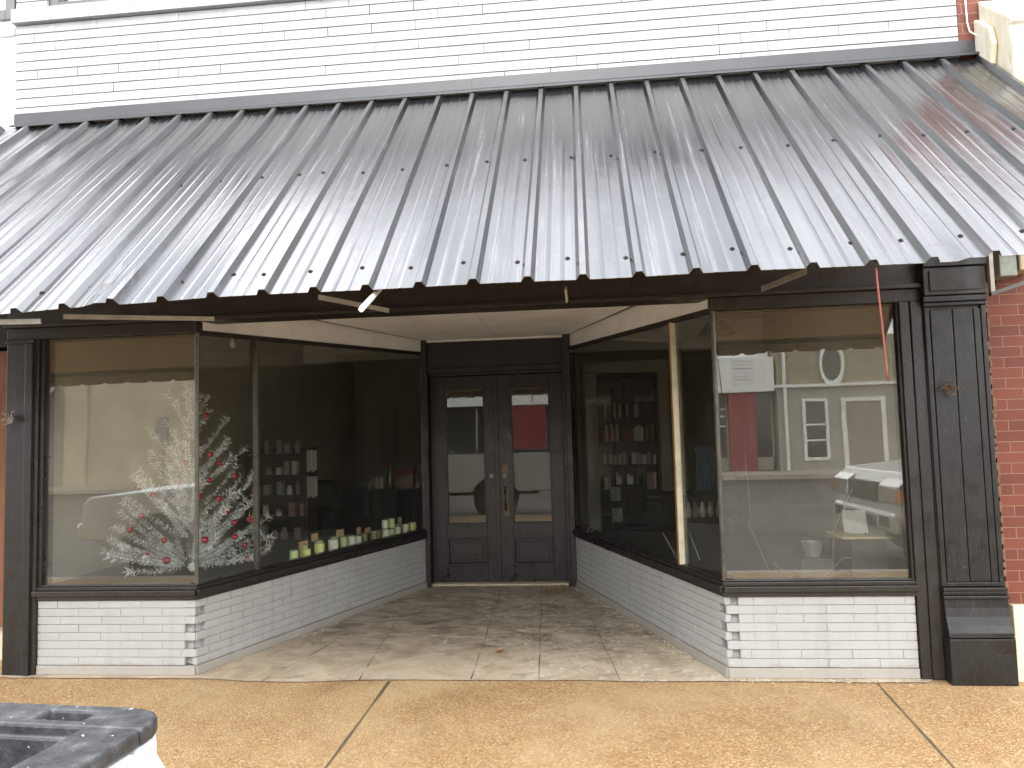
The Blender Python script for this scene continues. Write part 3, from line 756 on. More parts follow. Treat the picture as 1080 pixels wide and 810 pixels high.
b.build('service_cable', M['pvc'], smooth=True, label='thin pale cable running down the red brick beside the awning end', cat='cable')
brk = empty('wall_bracket', (4.93, -.15, 2.28), 'grey angle iron bracket under the awning end against the red brick', 'bracket')
MB().box(4.868, 4.892, -.30, -.27, 2.275, 2.60).build('upright', M['galv'], brk, bevel=.002)
b = MB(); b.hexa([(4.868, -.302, 2.27), (5.35, -.302, 2.42), (5.35, -.272, 2.42), (4.868, -.272, 2.27), (4.868, -.302, 2.293), (5.35, -.302, 2.443), (5.35, -.272, 2.443), (4.868, -.272, 2.293)]); b.build('arm', M['window_dark'], brk, bevel=.002)
bx = empty('junction_box', (5.0, -.1, 2.42), 'grey metal junction box on the red brick under the awning end', 'electrical box')
MB().box(5.005, 5.105, -.15, -.013, 2.41, 2.60).build('case', mat('box_grey', (.20, .22, .19), .55, .2, var=.3, vs=12), bx, bevel=.006)
MB().box(5.115, 5.22, -.16, -.013, 2.44, 2.60).build('cover', mat('box_tan', (.36, .30, .20), .55, .1, var=.25, vs=12), bx, bevel=.01)

nl_ = empty('white_building', (-3.5, .3, 0), 'white stucco neighbour building at the far end of the awning', 'building')
MB().box(-9, -1.515, .015, .4, 3.845, 4.53).build('upper_wall', M['stucco_w'], nl_)
b = MB(); b.box(-9, -2.95, .015, .4, 4.58, 5.8); b.box(-2.95, -1.515, .015, .4, 5.35, 5.8); b.build('parapet', M['stucco_w'], nl_)
MB().box(-9, -1.51, -.02, .4, 4.53, 4.585).build('ledge', M['stucco_w'], nl_, bevel=.006)
b = MB(); MB_ = b
b.box(-2.95, -2.88, .05, .12, 4.655, 5.35); b.box(-1.60, -1.525, .0, .12, 4.655, 5.35); b.box(-2.88, -1.60, .0, .12, 4.655, 4.735); b.box(-2.88, -1.60, .05, .12, 5.28, 5.35)
fr = b.build('window', M['window_dark'], nl_, bevel=.008)
MB().box(-2.88, -1.60, .07, .076, 4.735, 5.28).build('pane', M['glass_door'], fr)
MB().box(-2.94, -1.53, .2, .21, 4.6, 5.34).build('blind', M['blind'], fr)
MB().box(-2.95, -1.52, .02, .4, 4.585, 4.655).build('window_sill', M['stucco_w'], nl_)
MB().box(-9, -1.515, .2, .5, 2.29, 3.845).build('fascia', M['black'], nl_)
MB().box(-9, -1.53, .33, .5, .0, .30).build('base_wall', M['tan_base'], nl_)
MB().box(-9, -1.52, .4, 8, .30, 5.8).build('rear_wall', M['black'], nl_)
MB().box(-4.4, -1.535, .25, .268, .26, 2.265).build('plywood_board', M['plywood'], label='orange brown knotty plywood board covering the opening beside the left black pilaster', cat='board')


# ==PART2==
# ------------------------------------------------------------------ silver tinsel tree and its red balls
def ray(u, v):   # photo pixel -> world ray, used once to read the position of things off the photograph
    d = rt * ((u - 540) / F) + up * ((405 - v) / F) + fw
    return Vector((CX, -CD, CZ)), d
def atY(u, v, Y):
    o, d = ray(u, v); return o + d * ((Y - o.y) / d.y)
TX, TY, TZ = -.62, .78, .548
tree = empty('tinsel_tree', (TX, TY, TZ), 'silver tinsel Christmas tree standing in the shop window', 'Christmas tree')
b = MB(); b.tube([(TX, TY, TZ + .03), (TX, TY, TZ + 1.18)], [.014, .008], 8)
for a in (0, 2.1, 4.2): b.tube([(TX, TY, TZ + .10), (TX + .14 * math.cos(a), TY + .14 * math.sin(a), TZ + .008)], .007, 6)
b.build('trunk', M['tinsel_core'], tree)
rnd = random.Random(21)
branches = []
side_lim = lambda p: (p.x - A_L[0]) * LL[2][0] + (p.y - A_L[1]) * LL[2][1]
def tips():
    # hand-read tips of the main branches (photo pixels), then a ring of fillers per level
    for (u, v, Y) in ((197, 404, .80), (176, 412, .72), (219, 417, .84), (155, 450, .70), (241, 462, .80), (240, 440, .9), (140, 500, .66), (120, 555, .62), (118, 585, .60), (268, 500, .72), (285, 545, .78), (288, 580, .74), (262, 470, .95), (185, 470, .55), (210, 470, .60)):
        yield atY(u, v, Y)
    for k in range(78):
        lv = rnd.random() ** 1.9; a = rnd.uniform(0, 2 * math.pi)
        r = .60 * (1 - lv) ** .8 + .05; z = TZ + .10 + lv * 1.28 + .06 * rnd.random()
        yield Vector((TX + r * math.cos(a), TY + r * math.sin(a) * .92, z))
core = MB(); tin = MB()
for tip in tips():
    if tip.y < .10: tip.y = .10 + .05 * rnd.random()
    d_ = side_lim(tip)
    if d_ > -.075: tip = tip - Vector((LL[2][0], LL[2][1], 0)) * (d_ + .075)
    hr = math.hypot(tip.x - TX, tip.y - TY)
    z0 = max(TZ + .06, tip.z - .12 - hr * rnd.uniform(.45, .95))
    p0 = Vector((TX, TY, min(z0, TZ + 1.12)))
    mid = p0.lerp(tip, .5) + Vector((0, 0, -.02 - .05 * hr))
    pts = [p0.lerp(mid, t).lerp(mid.lerp(tip, t), t) for t in [k / 7 for k in range(8)]]
    core.tube(pts, [.0025] * 7 + [.0015], 4)
    ln = sum((q - p).length for p, q in zip(pts, pts[1:]))
    n = int(ln * 420)
    for k in range(n):
        t = rnd.uniform(.12, 1.0); i = min(6, int(t * 7)); p = pts[i].lerp(pts[i + 1], t * 7 - i)
        ax = (pts[i + 1] - pts[i]).normalized()
        s_ = Vector((rnd.gauss(0, 1), rnd.gauss(0, 1), rnd.gauss(0, 1))); s_ = (s_ - ax * s_.dot(ax)).normalized()
        dr = (s_ + ax * rnd.uniform(.15, .9)).normalized()
        L_ = rnd.uniform(.016, .036) * (1.35 if t > .88 else 1); wv = dr.cross(Vector((rnd.gauss(0, 1), rnd.gauss(0, 1), rnd.gauss(0, 1)))).normalized() * rnd.uniform(.0011, .0022)
        e = p + dr * L_
        if e.y < .03: continue
        tin.face([p - wv, p + wv, e + wv * .8, e - wv * .8])
core.build('branch_wires', M['tinsel_core'], tree)
tin.build('foliage', M['tinsel'], tree)
orn = [(217, 438, .72), (196, 488, .55), (222, 479, .62), (231, 488.6, .70), (162, 522, .50), (210, 523.5, .50), (231.5, 526, .56), (149, 544, .48), (137, 559, .50), (173, 570, .46), (216, 569.5, .50), (248, 566, .60), (155, 586, .46), (176, 591, .44), (238.6, 540, .62), (247, 551, .62), (263, 547, .72), (266, 549, .70), (268, 518, .76), (262, 589, .66), (247, 502, .72), (187, 512, .50), (221, 506.5, .60), (145.5, 514, .60), (258, 575, .84)]
for k, (u, v, Y) in enumerate(orn):
    p = atY(u, v, Y); r = .0225 if k not in (10, 13) else .028
    d_ = side_lim(p)
    if d_ > -.05: p = p - Vector((LL[2][0], LL[2][1], 0)) * (d_ + .05)
    e = empty('ornament', (p.x, p.y, p.z - r), 'small shiny red ball hanging on the middle or lower branches of the silver tinsel tree', 'ornament', 'red balls on the tinsel tree')
    if k == 0: e['label'] = 'highest red ball on the silver tinsel tree, hanging just under its top'; 
    MB().lathe([(.001, -r)] + [(r * math.sin(a), -r * math.cos(a)) for a in [math.pi * q / 10 for q in range(1, 10)]] + [(.001, r)], (p.x, p.y, p.z), 16).build('ball', M['red_ball'], e, smooth=True)
    b = MB(); b.lathe([(.006, r - .002), (.006, r + .006), (.001, r + .007)], (p.x, p.y, p.z), 10); b.tube([(p.x, p.y, p.z + r + .006), (p.x + .004, p.y, p.z + r + .018), (p.x, p.y, p.z + r + .03)], .001, 4)
    b.build('cap', M['cap'], e)

# ------------------------------------------------------------------ candles on the inner sill
b = MB(); b.obox(LL, .10, LEN_L - .05, -.20, -.030, .555, .581)
SH = b.build('candle_shelf', M['sill'], shop)
def jar(s_, n_, z, r, h, wax, label, lid=False, pump=False):
    p = on(LL, s_, -n_, z)
    e = empty('candle_jar', p, label, 'candle', 'candle jars along the window sill')
    MB().lathe([(.0, .0), (r * .92, .0), (r, .006), (r, h * .86), (r * .9, h * .9), (0, h * .9)], p, 18).build('wax', wax, e, smooth=False)
    b = MB(); b.lathe([(r * 1.03, .002), (r * 1.06, h * .5), (r * 1.05, h * .93), (r * .97, h), (r * .93, h), (r * .97, h * .91), (r * .97, .01)], p, 18)
    b.build('jar', M['jar_glass'], e)
    if lid: MB().lathe([(0, h), (r * 1.08, h), (r * 1.08, h + .014), (0, h + .016)], p, 18).build('lid', M['jar_lid'], e)
    if pump:
        b = MB(); b.tube([(p.x, p.y, p.z + h), (p.x, p.y, p.z + h + .035)], .006, 8); b.tube([(p.x, p.y, p.z + h + .033), (p.x + .02, p.y - .012, p.z + h + .03)], .005, 8); b.build('pump', M['plastic_g'], e)
M['jar_glass'] = plain_glass('jar_glass', .05, .05, streak=False)
zS = .582
jars = [(1.055, .09, .034, .085, 'wax_g', 'pale green candle jar at the tree end of the sill row'),
 (1.195, .085, .037, .075, 'wax_y', 'squat yellow candle jar under the first brown card'),
 (1.235, .15, .03, .095, 'wax_y', 'slim yellow candle jar half hidden beside the squat yellow jar'),
 (1.365, .09, .041, .100, 'wax_y', 'largest bright yellow candle jar on the sill'),
 (1.445, .155, .03, .105, 'wax_g', 'thin green candle jar behind the largest yellow jar'),
 (1.545, .09, .043, .105, 'wax_w', 'wide cream candle jar beside the largest yellow jar'),
 (1.64, .155, .03, .11, 'wax_g', 'thin pale jar standing behind two cream candle jars'),
 (1.70, .10, .031, .105, 'wax_g', 'green candle jar between two cream jars'),
 (1.80, .09, .040, .100, 'wax_w', 'cream candle jar just before the pump bottle'),
 (1.99, .09, .030, .095, 'wax_b', 'dark olive candle jar right after the pump bottle'),
 (2.13, .085, .036, .078, 'wax_b', 'squat olive jar with metal lid under a small brown card'),
 (2.215, .10, .028, .095, 'wax_b', 'slim olive jar beside the stacked candle jars'),
 (2.32, .085, .038, .095, 'wax_w', 'lower cream candle jar carrying another jar, nearer the tree'),
 (2.42, .09, .034, .085, 'wax_g', 'lower pale green candle jar carrying another jar, nearer the door'),
 (2.53, .09, .034, .09, 'wax_w', 'cream candle jar with lid beside the two stacked jars'),
 (2.67, .09, .038, .098, 'wax_w', 'plump cream candle jar in front of the last brown card'),
 (2.79, .085, .038, .098, 'wax_y', 'pale yellow candle jar nearest the door')]
for k, (s_, n_, r, h, wx, lb) in enumerate(jars): jar(s_, n_ + .0, zS, r, h, M[wx], lb, lid=k in (10, 14))
jar(1.895, .09, zS, .032, .085, M['wax_w'], 'white pump bottle among the candle jars on the sill', pump=True)
jar(2.315, .085, zS + .0965, .032, .082, M['wax_w'], 'upper cream candle jar of the stack nearer the tree')
jar(2.425, .09, zS + .0865, .035, .095, M['wax_g'], 'upper pale green candle jar of the stack nearer the door')
def card(s_, n_, z, w_, h_, label):
    e = empty('price_card', on(LL, s_, -n_, zS), label, 'card', 'brown cards on the window sill')
    b = MB(); b.obox(LL, s_ - w_ / 2, s_ + w_ / 2, -n_ - .003, -n_, z, z + h_); b.build('card', M['kraft'], e, bevel=.0008)
    MB().tube([on(LL, s_, -n_ - .006, zS), on(LL, s_, -n_ - .006, z + .02)], .0025, 6).build('stick', M['dark_wood'], e)
for a in ((1.215, .13, .645, .11, .065, 'largest brown card standing over the squat yellow candle jar'), (1.44, .20, .675, .085, .065, 'brown card standing behind the largest yellow candle jar'), (1.72, .15, .675, .105, .065, 'brown card between the two cream candle jars'),
          (1.99, .15, .66, .06, .065, 'narrow brown card above the dark olive candle jar'), (2.13, .15, .645, .085, .060, 'dull brown card above the squat olive jar'), (2.695, .17, .665, .07, .075, 'brown card standing nearest the door')): card(*a)

# ------------------------------------------------------------------ inside, behind the candles
def shelf_unit(name, x0, x1, y0, y1, zs, z1, m, label, cat):
    e = empty(name, ((x0 + x1) / 2, (y0 + y1) / 2, .02), label, cat)
    b = MB(); b.box(x0, x0 + .025, y0, y1, .021, z1); b.box(x1 - .025, x1, y0, y1, .021, z1); b.box(x0, x1, y1 - .012, y1, .03, z1 - .002); b.build('case', m, e, bevel=.003)
    for z in zs: MB().box(x0 + .025, x1 - .025, y0 + .004, y1 - .012, z - .022, z).build('shelf', m, e)
    return e
# wall shelf left, facing the window line, with pale goods
zs = (.47, .72, .95, 1.17, 1.40)
shelf_unit('goods_shelf', -1.22, -.50, 2.95, 3.25, zs, 1.46, M['dark_wood'], 'dark shelf unit with small pale goods behind the tinsel tree', 'shelf')
rnd = random.Random(8)
tone = {'pale': mat('goods_pale', (.42, .40, .35), .6), 'grey': mat('goods_grey', (.22, .215, .2), .6), 'tan': mat('goods_tan', (.24, .17, .12), .6), 'rose': mat('goods_rose', (.24, .15, .14), .6)}
rowname = {0: 'lowest', 1: 'second lowest', 2: 'middle', 3: 'second highest', 4: 'top'}
for r_, z in enumerate(zs):
    x = -1.16; k = 0
    while x < -.60:
        tn = rnd.choice(list(tone)); wv = rnd.uniform(.045, .085); h = rnd.uniform(.07, .15)
        b = MB()
        if rnd.random() < .5: b.box(x, x + wv, 3.02, 3.10, z + .001, z + h)
        else: q_ = rnd.choice((.2, .3, .42)); b.lathe([(0, 0), (wv * .42, 0), (wv * .5, h * .06), (wv * .5, h * .55), (wv * .44, h * .68), (wv * q_, h * .80), (wv * q_, h * .88), (wv * (q_ + .06), h * .885), (wv * (q_ + .06), h), (0, h)], (x + wv / 2, 3.05, z + .001), 18)
        k += 1
        b.build('packaged_good', tone[tn], label='%s item on the %s shelf of the dark goods shelf, %s along' % ({'pale': 'pale', 'grey': 'grey', 'tan': 'tan', 'rose': 'dusty rose'}[tn], rowname[r_], ('first', 'second', 'third', 'fourth', 'fifth', 'sixth', 'seventh', 'eighth')[k - 1]), cat='shop good', group='goods on the dark shelf', bevel=.002)
        x += wv + rnd.uniform(.03, .09)
for z, lb in ((1.20, 'upper'), (.92, 'lower')):   # two white bundles hanging at the end of the shelf
    b = MB()
    for k in range(6): b.box(-.49 + k * .019, -.475 + k * .019, 2.90 - .01 * (k % 2), 2.93, z + .02 * (k % 3) * .5, z + .23)
    b.build('hanging_bundle', tone['pale'], label='%s pale bundle hanging at the end of the dark goods shelf' % lb, cat='bundle', group='pale hanging bundles', bevel=.004)
# black cabinet and counter with a few things on it
e = empty('sideboard', (-.1, 4.7, .02), 'black sideboard with small goods on top near the far wall', 'sideboard')
MB().box(-.62, .52, 4.45, 4.95, .021, .855).build('body', M['black'], e, bevel=.006)
MB().box(-.64, .54, 4.43, 4.97, .857, .885).build('top', M['dark_wood'], e, bevel=.004)
e = empty('armchair', (-.95, 4.2, .02), 'black upholstered armchair in the dark room beside the sideboard', 'armchair')
MB().box(-1.35, -.72, 3.95, 4.5, .10, .48).build('seat', M['black'], e, bevel=.04); MB().box(-1.35, -.72, 4.4, 4.58, .48, 1.02).build('backrest', M['black'], e, bevel=.05)
for x in (-1.38, -.74): MB().box(x - .06, x + .06, 3.95, 4.52, .10, .66).build('armrest', M['black'], e, bevel=.03)
b = MB()
for k in range(2): b.box(-.235 + k * .062, -.178 + k * .062, 4.55, 4.63, .888, 1.035)
b.build('white_carton', tone['pale'], label='white double carton standing on the black sideboard', cat='carton', bevel=.003)
MB().lathe([(0, 0), (.035, 0), (.038, .02), (.036, .17), (.014, .24), (.013, .30), (0, .305)], (-.035, 4.58, .887), 16).build('gold_bottle', mat('gold_glass', (.22, .18, .05), .2, .4), label='tall dark gold bottle on the black sideboard', cat='bottle', smooth=True)
g = empty('gift_box', (.17, 4.6, .887), 'small gift box with a red lid on the black sideboard', 'gift box')
MB().box(.06, .28, 4.52, 4.68, .888, 1.06).build('box', tone['rose'], g, bevel=.003); MB().box(.05, .29, 4.51, 4.69, 1.06, 1.13).build('lid', mat('red_lid', (.25, .03, .03), .5), g, bevel=.004)
for k, x in enumerate((.33, .41, -.30)):
    MB().lathe([(0, 0), (.03, 0), (.032, .06), (.018, .085), (.018, .1), (0, .1)], (x, 4.55, .887), 12).build('small_jar', tone['grey'], label=('grey jar beside the gift box on the sideboard', 'grey jar at the door end of the sideboard', 'grey jar beside the white carton on the sideboard')[k], cat='jar', group='jars on the sideboard')

# ceiling lights inside
e = empty('pendant_lamp', (3.97, 3.5, 2.55), 'pendant lamp with wide conical fabric shade hanging inside the shop', 'lamp')
b = MB(); n = 12
b.lathe([(.03, .20), (.10, .17), (.21, .03), (.20, .025), (.09, .155), (.03, .185)], (3.97, 3.5, 2.545), n); b.build('shade', mat('shade_fabric', (.20, .15, .10), .9), e)
MB().tube([(3.97, 3.5, 2.74), (3.97, 3.5, 3.0)], .008, 6).build('rod', M['brass'], e)
e = empty('bare_bulb', (-1.2, 3.6, 2.6), 'small pale bulb hanging inside above the tinsel tree', 'bulb')
p = atY(245, 362, 2.2)
e.location = p; ORG[e.name] = p.copy()
MB().lathe([(.004, -.055), (.022, -.04), (.03, -.015), (.022, .012), (.012, .03), (.012, .05), (.001, .05)], p, 14).build('globe', M['opp_white'], e, smooth=True)
MB().tube([p + Vector((0, 0, .05)), (p.x, p.y, 3.0)], .005, 6).build('cord', M['window_dark'], e)

# ------------------------------------------------------------------ right room: bookcase in a framed opening
e = empty('bookcase', (3.05, 5.15, .02), 'tall dark bookcase full of books in a framed recess', 'bookcase')
b = MB(); b.box(2.66, 2.69, 5.0, 5.30, .021, 2.30); b.box(3.42, 3.45, 5.0, 5.30, .021, 2.30); b.box(2.66, 3.45, 5.30, 5.32, .021, 2.30); b.box(2.69, 3.42, 5.0, 5.30, 2.26, 2.30); b.build('case', M['dark_wood'], e, bevel=.003)
bz = (.10, .44, .78, 1.10, 1.40, 1.72)
for z in bz: MB().box(2.69, 3.42, 5.005, 5.298, z - .025, z).build('shelf', M['dark_wood'], e)
tr = MB()
tr.box(2.50, 2.655, 5.02, 5.10, .021, 2.46); tr.box(3.455, 3.60, 5.02, 5.10, .021, 2.46); tr.box(2.655, 3.455, 5.02, 5.10, 2.305, 2.46)
tr.build('door_casing', M['int_wall'], shop, bevel=.005)
cols = {'red': (.32, .04, .035), 'cream': (.60, .54, .42), 'white': (.70, .69, .64), 'dark green': (.04, .09, .05), 'navy': (.03, .04, .09), 'brown': (.13, .065, .035), 'black': (.015, .014, .014), 'grey': (.30, .30, .29), 'rose': (.42, .2, .18)}
bm_ = {k: mat('book_' + k.replace(' ', '_'), v, .55, var=.12, vs=30) for k, v in cols.items()}
shelfname = {2: 'lowest filled shelf', 3: 'shelf of low books', 4: 'shelf of red books', 5: 'top shelf'}
ordn = ('first', 'second', 'third', 'fourth', 'fifth', 'sixth', 'seventh', 'eighth', 'ninth', 'tenth', 'eleventh', 'twelfth', 'thirteenth', 'fourteenth', 'fifteenth', 'sixteenth', 'seventeenth', 'eighteenth', 'nineteenth', 'twentieth')
rnd = random.Random(31)
for si, pal, gaps in ((5, ('dark green', 'brown', 'navy', 'cream', 'white', 'grey'), .35), (4, ('red', 'white', 'rose', 'cream', 'red', 'grey', 'brown'), .08), (3, ('grey', 'cream', 'rose', 'white', 'navy'), .15), (2, ('white', 'brown', 'dark green', 'cream', 'rose'), .25)):
    x = 2.72; k = 0
    while x < 3.37 and k < 20:
        wv = rnd.uniform(.018, .042); h = rnd.uniform(.16, .235) * (.7 if si == 3 else 1); cn = rnd.choice(pal)
        if rnd.random() < gaps: x += rnd.uniform(.03, .08); 
        if x + wv > 3.40: break
        dy = rnd.uniform(0, .03)
        o = empty('book', (x + wv / 2, 5.1, bz[si]), '%s book, %s from the left on the %s of the bookcase' % (cn, ordn[k], shelfname[si]), 'book', 'books on the dark bookcase')
        b = MB(); b.box(x, x + .003, 5.02 + dy, 5.20, bz[si] + .001, bz[si] + h); b.box(x + wv - .003, x + wv, 5.02 + dy, 5.20, bz[si] + .001, bz[si] + h); b.box(x + .003, x + wv - .003, 5.02 + dy, 5.024 + dy, bz[si] + .001, bz[si] + h)
        b.build('cover', bm_[cn], o)
        MB().box(x + .0035, x + wv - .0035, 5.026 + dy, 5.195, bz[si] + .004, bz[si] + h - .005).build('pages', M['paper'], o)
        x += wv + .002; k += 1
# desk and chair in front
e = empty('writing_desk', (3.25, 4.3, .02), 'dark writing desk in front of the bookcase', 'desk')
MB().box(2.75, 3.75, 4.05, 4.65, .74, .78).build('top', M['dark_wood'], e, bevel=.006)
MB().box(2.80, 3.70, 4.56, 4.60, .30, .74).build('modesty_panel', M['dark_wood'], e)
for x in (2.78, 3.67):
    for y in (4.08, 4.57): MB().box(x, x + .05, y, y + .05, .021, .74).build('leg', M['dark_wood'], e, bevel=.004)
e = empty('wooden_chair', (2.98, 3.75, .02), 'dark chair with pale back panels before the writing desk', 'chair')
MB().box(2.78, 3.18, 3.58, 3.98, .44, .47).build('seat', M['black'], e, bevel=.01)
for x in (2.79, 3.14):
    for y, h in ((3.60, .44), (3.93, .95)): MB().box(x, x + .035, y, y + .035, .021, h).build('leg', M['black'], e)
MB().box(2.825, 3.14, 3.935, 3.955, .58, .92).build('backrest', M['black'], e, bevel=.006)
p1 = atY(649, 521, 3.6); p2 = atY(651, 543, 3.6)
for p, lb in ((p1, 'upper'), (p2, 'lower')):
    MB().box(p.x - .055, p.x + .055, 3.55, 3.56, p.z - .07, p.z + .08).build('paper_sheet', tone['grey'], label='%s grey paper sheet leaning against the dark chair' % lb, cat='paper', group='sheets by the dark chair')
# thin leaning rods just behind the side glass
for (u0, v0, u1, v1, Y0, lb) in ((619, 562, 628, 546, 2.3, 'short pair of pale rods leaning at the door end of the side window'), (699, 562, 716, 592, .95, 'thin dark rod leaning behind the pale mullion'), (727, 562, 738, 590, .62, 'thin pale rod leaning between the pale mullion and the corner post')):
    a, c = atY(u0, v0, Y0), atY(u1, v1, Y0 - .1)
    b = MB(); b.tube([a, c], .003, 6)
    if u0 == 619: b.tube([a + Vector((.04, 0, 0)), c + Vector((.04, 0, 0))], .003, 6)
    b.build('leaning_rod', tone['grey'], label=lb, cat='rod')
# small bottles and folded cloths on a low rack by the side wall, seen through the side pane
e = empty('low_rack', (3.70, 3.1, .02), 'low dark rack with bottles on the shop floor behind the side glass', 'rack')
MB().box(3.47, 3.95, 2.9, 3.3, .021, .62).build('body', M['dark_wood'], e, bevel=.004); MB().box(3.45, 3.97, 2.88, 3.32, .622, .645).build('top', M['dark_wood'], e, bevel=.004)
for k, x in enumerate((3.52, 3.59, 3.66, 3.74, 3.82)):
    tn = ('pale', 'tan', 'pale', 'rose', 'grey')[k]
    MB().lathe([(0, 0), (.03, 0), (.033, .07), (.02, .10), (.014, .13), (.014, .15), (0, .15)], (x, 2.98, .646), 12).build('small_bottle', tone[tn], label='%s bottle on the low dark rack, %s from the street' % (tn if tn != 'rose' else 'dusty rose', ordn[k]), cat='bottle', group='bottles on the low rack')
b = MB()
for k in range(7): b.box(3.64 + k * .03, 3.664 + k * .03, 3.18, 3.28, .90, 1.30 + .02 * (k % 3))
b.box(3.63, 3.86, 3.2, 3.22, 1.30, 1.36)
e = empty('garment_rail', (3.75, 3.25, .647), 'small rail of blue and grey cloths above the low rack', 'clothes rail')
b.build('hanging_cloths', mat('cloth_blue', (.10, .12, .16), .9, var=.5, vs=14), e, bevel=.004)
b = MB(); b.tube([(3.60, 3.23, .647), (3.60, 3.23, 1.40), (3.90, 3.23, 1.40), (3.90, 3.23, .647)], .009, 8); b.build('rail', M['steel'], e)

# ------------------------------------------------------------------ right front window display
zd = .516
e = empty('display_stand', (4.36, .52, zd), 'dark box stand with a pale wooden top in the window by the orange cable', 'stand')
MB().box(4.27, 4.50, .48, .74, zd, .775).build('body', M['deck'], e, bevel=.004)
MB().box(4.20, 4.52, .43, .78, .777, .795).build('top', M['pale_wood'], e, bevel=.003)
bk = empty('standing_booklet', (4.34, .57, .796), 'white booklet standing half open on the pale wooden stand', 'booklet')
b = MB(); b.hexa([(4.285, .655, .797), (4.325, .56, .797), (4.328, .561, .797), (4.288, .656, .797), (4.270, .66, .955), (4.318, .565, .955), (4.321, .566, .955), (4.273, .661, .955)]); b.build('back_cover', M['paper'], bk)
b = MB(); b.hexa([(4.330, .56, .797), (4.418, .575, .797), (4.418, .580, .797), (4.330, .565, .797), (4.322, .566, .955), (4.405, .580, .955), (4.405, .585, .955), (4.322, .571, .955)]); b.build('front_cover', M['paper'], bk)
MB().lathe([(0, 0), (.008, 0), (.009, .01), (.004, .016), (0, .016)], (4.372, .50, .796), 10).build('small_trinket', M['chrome'], label='tiny shiny trinket in front of the white booklet', cat='trinket')
b = MB(); b.lathe([(0, 0), (.045, 0), (.047, .003), (.075, .095), (.08, .10), (.074, .10), (.044, .008), (0, .008)], (4.035, .56, .645), 18); b.build('plastic_tub', M['plastic_g'], label='grey tapered plastic tub on a small block behind the window glass', cat='tub')
MB().box(3.93, 4.14, .47, .66, zd, .643).build('display_block', M['deck'], label='low dark block under the grey plastic tub', cat='block', bevel=.004)
b = MB(); b.hexa([(3.93, .30, zd), (4.56, .27, zd), (4.56, .30, zd), (3.93, .33, zd), (3.93, .30, zd + .018), (4.56, .27, zd + .022), (4.56, .30, zd + .022), (3.93, .33, zd + .018)])
b.build('wooden_lath', M['pale_wood'], label='pale wooden lath lying on the window deck below the booklet', cat='lath', bevel=.002)
b = MB(); rnd = random.Random(6)
p = [Vector((4.18, .62, zd)), Vector((4.20, .62, .80)), Vector((4.27, .62, .97)), Vector((4.33, .63, 1.06)), Vector((4.38, .64, 1.20))]
b.tube(p, [.006, .005, .004, .003, .002], 6)
for q in range(34):
    t = rnd.uniform(.5, 1.) * 4; i = min(3, int(t)); c = p[i].lerp(p[i + 1], t - i) + Vector((rnd.gauss(0, .014), rnd.gauss(0, .014), rnd.gauss(0, .014)))
    a = Vector((rnd.gauss(0, 1), rnd.gauss(0, 1), rnd.gauss(0, 1))).normalized() * .013; v = a.cross(Vector((0, 0, 1))) * .6
    b.face([c - a, c - v, c + a, c + v])
o = b.build('dried_stem', tone['tan'], label='dried flower stem leaning over the white booklet', cat='dried flower')
sm = o.modifiers.new('Solidify', 'SOLIDIFY'); sm.thickness = .001
b = MB(); pts = []
for k in range(26):
    t = k / 25
    pts.append(on(FR, .17 + .02 * math.sin(t * 2), -.05, 1.38 - .78 * t) if t < .55 else on(FR, .17 + (t - .55) * .36, -.05 - (t - .55) * .1, .95 - (t - .55) * .92))
b.tube(pts, .0013, 6); b.build('thin_wire', tone['grey'], label='thin pale wire hanging in a curve close behind the window glass', cat='wire')
b = MB(); pts = [on(FR, .36 + .5 * t, -.25, .66 - .14 * math.sin(math.pi * min(1, t * 1.15)) + .03 * t) for t in [k / 16 for k in range(17)]]
b.tube(pts, .0022, 6); b.build('curved_wire', tone['grey'], label='pale wire lying in a shallow curve on the window deck', cat='wire')

# ------------------------------------------------------------------ leaves on the entry floor
def leaf(x, y, r, label, seed, group=None):
    rnd = random.Random(seed); b = MB(); n = 9; c = b.bm.verts.new((x, y, .012)); ring = []
    for k in range(n):
        a = 2 * math.pi * k / n; q = r * rnd.uniform(.65, 1.1)
        ring.append(b.bm.verts.new((x + q * math.cos(a), y + q * .8 * math.sin(a), .012 + rnd.uniform(.004, .022))))
    for k in range(n): b.bm.faces.new((c, ring[k], ring[(k + 1) % n]))
    o = b.build('dead_leaf', M['leaf'], label=label, cat='leaf', group=group); sm = o.modifiers.new('Solidify', 'SOLIDIFY'); sm.thickness = .0015
leaf(1.843, .50, .035, 'curled brown leaf lying alone on the entry floor', 1)
rnd = random.Random(3)
for k in range(16):
    leaf(rnd.gauss(2.17, .07), 2.50 + rnd.gauss(0, .09), rnd.uniform(.012, .026), 'small brown leaf scrap blown together before the double door', 10 + k, 'leaf scraps by the door')
# loose chips of paint along the bulkhead foot
b = MB(); rnd = random.Random(12)
for k in range(260):
    L, ln = rnd.choice(((LR, LEN_R), (LR, LEN_R), (LL, LEN_L), (FR, LEN_FR)))
    p = on(L, rnd.uniform(0, ln), .03 + abs(rnd.gauss(0, .035)), .0085); r = rnd.uniform(.003, .010); a = rnd.uniform(0, 6.28)
    q = [(p.x + r * math.cos(a + t) * rnd.uniform(.6, 1.2), p.y + r * math.sin(a + t) * rnd.uniform(.6, 1.2), .0085) for t in (0, 1.57, 3.14, 4.71)]
    b.prism(q, lambda x, y, z: (x, y, .008), lambda x, y, z: (x, y, .012))
b.build('paint_chips', M['strip'], label='scattered pale paint chips along the foot of the white brick bulkheads', cat='debris', kind='stuff')

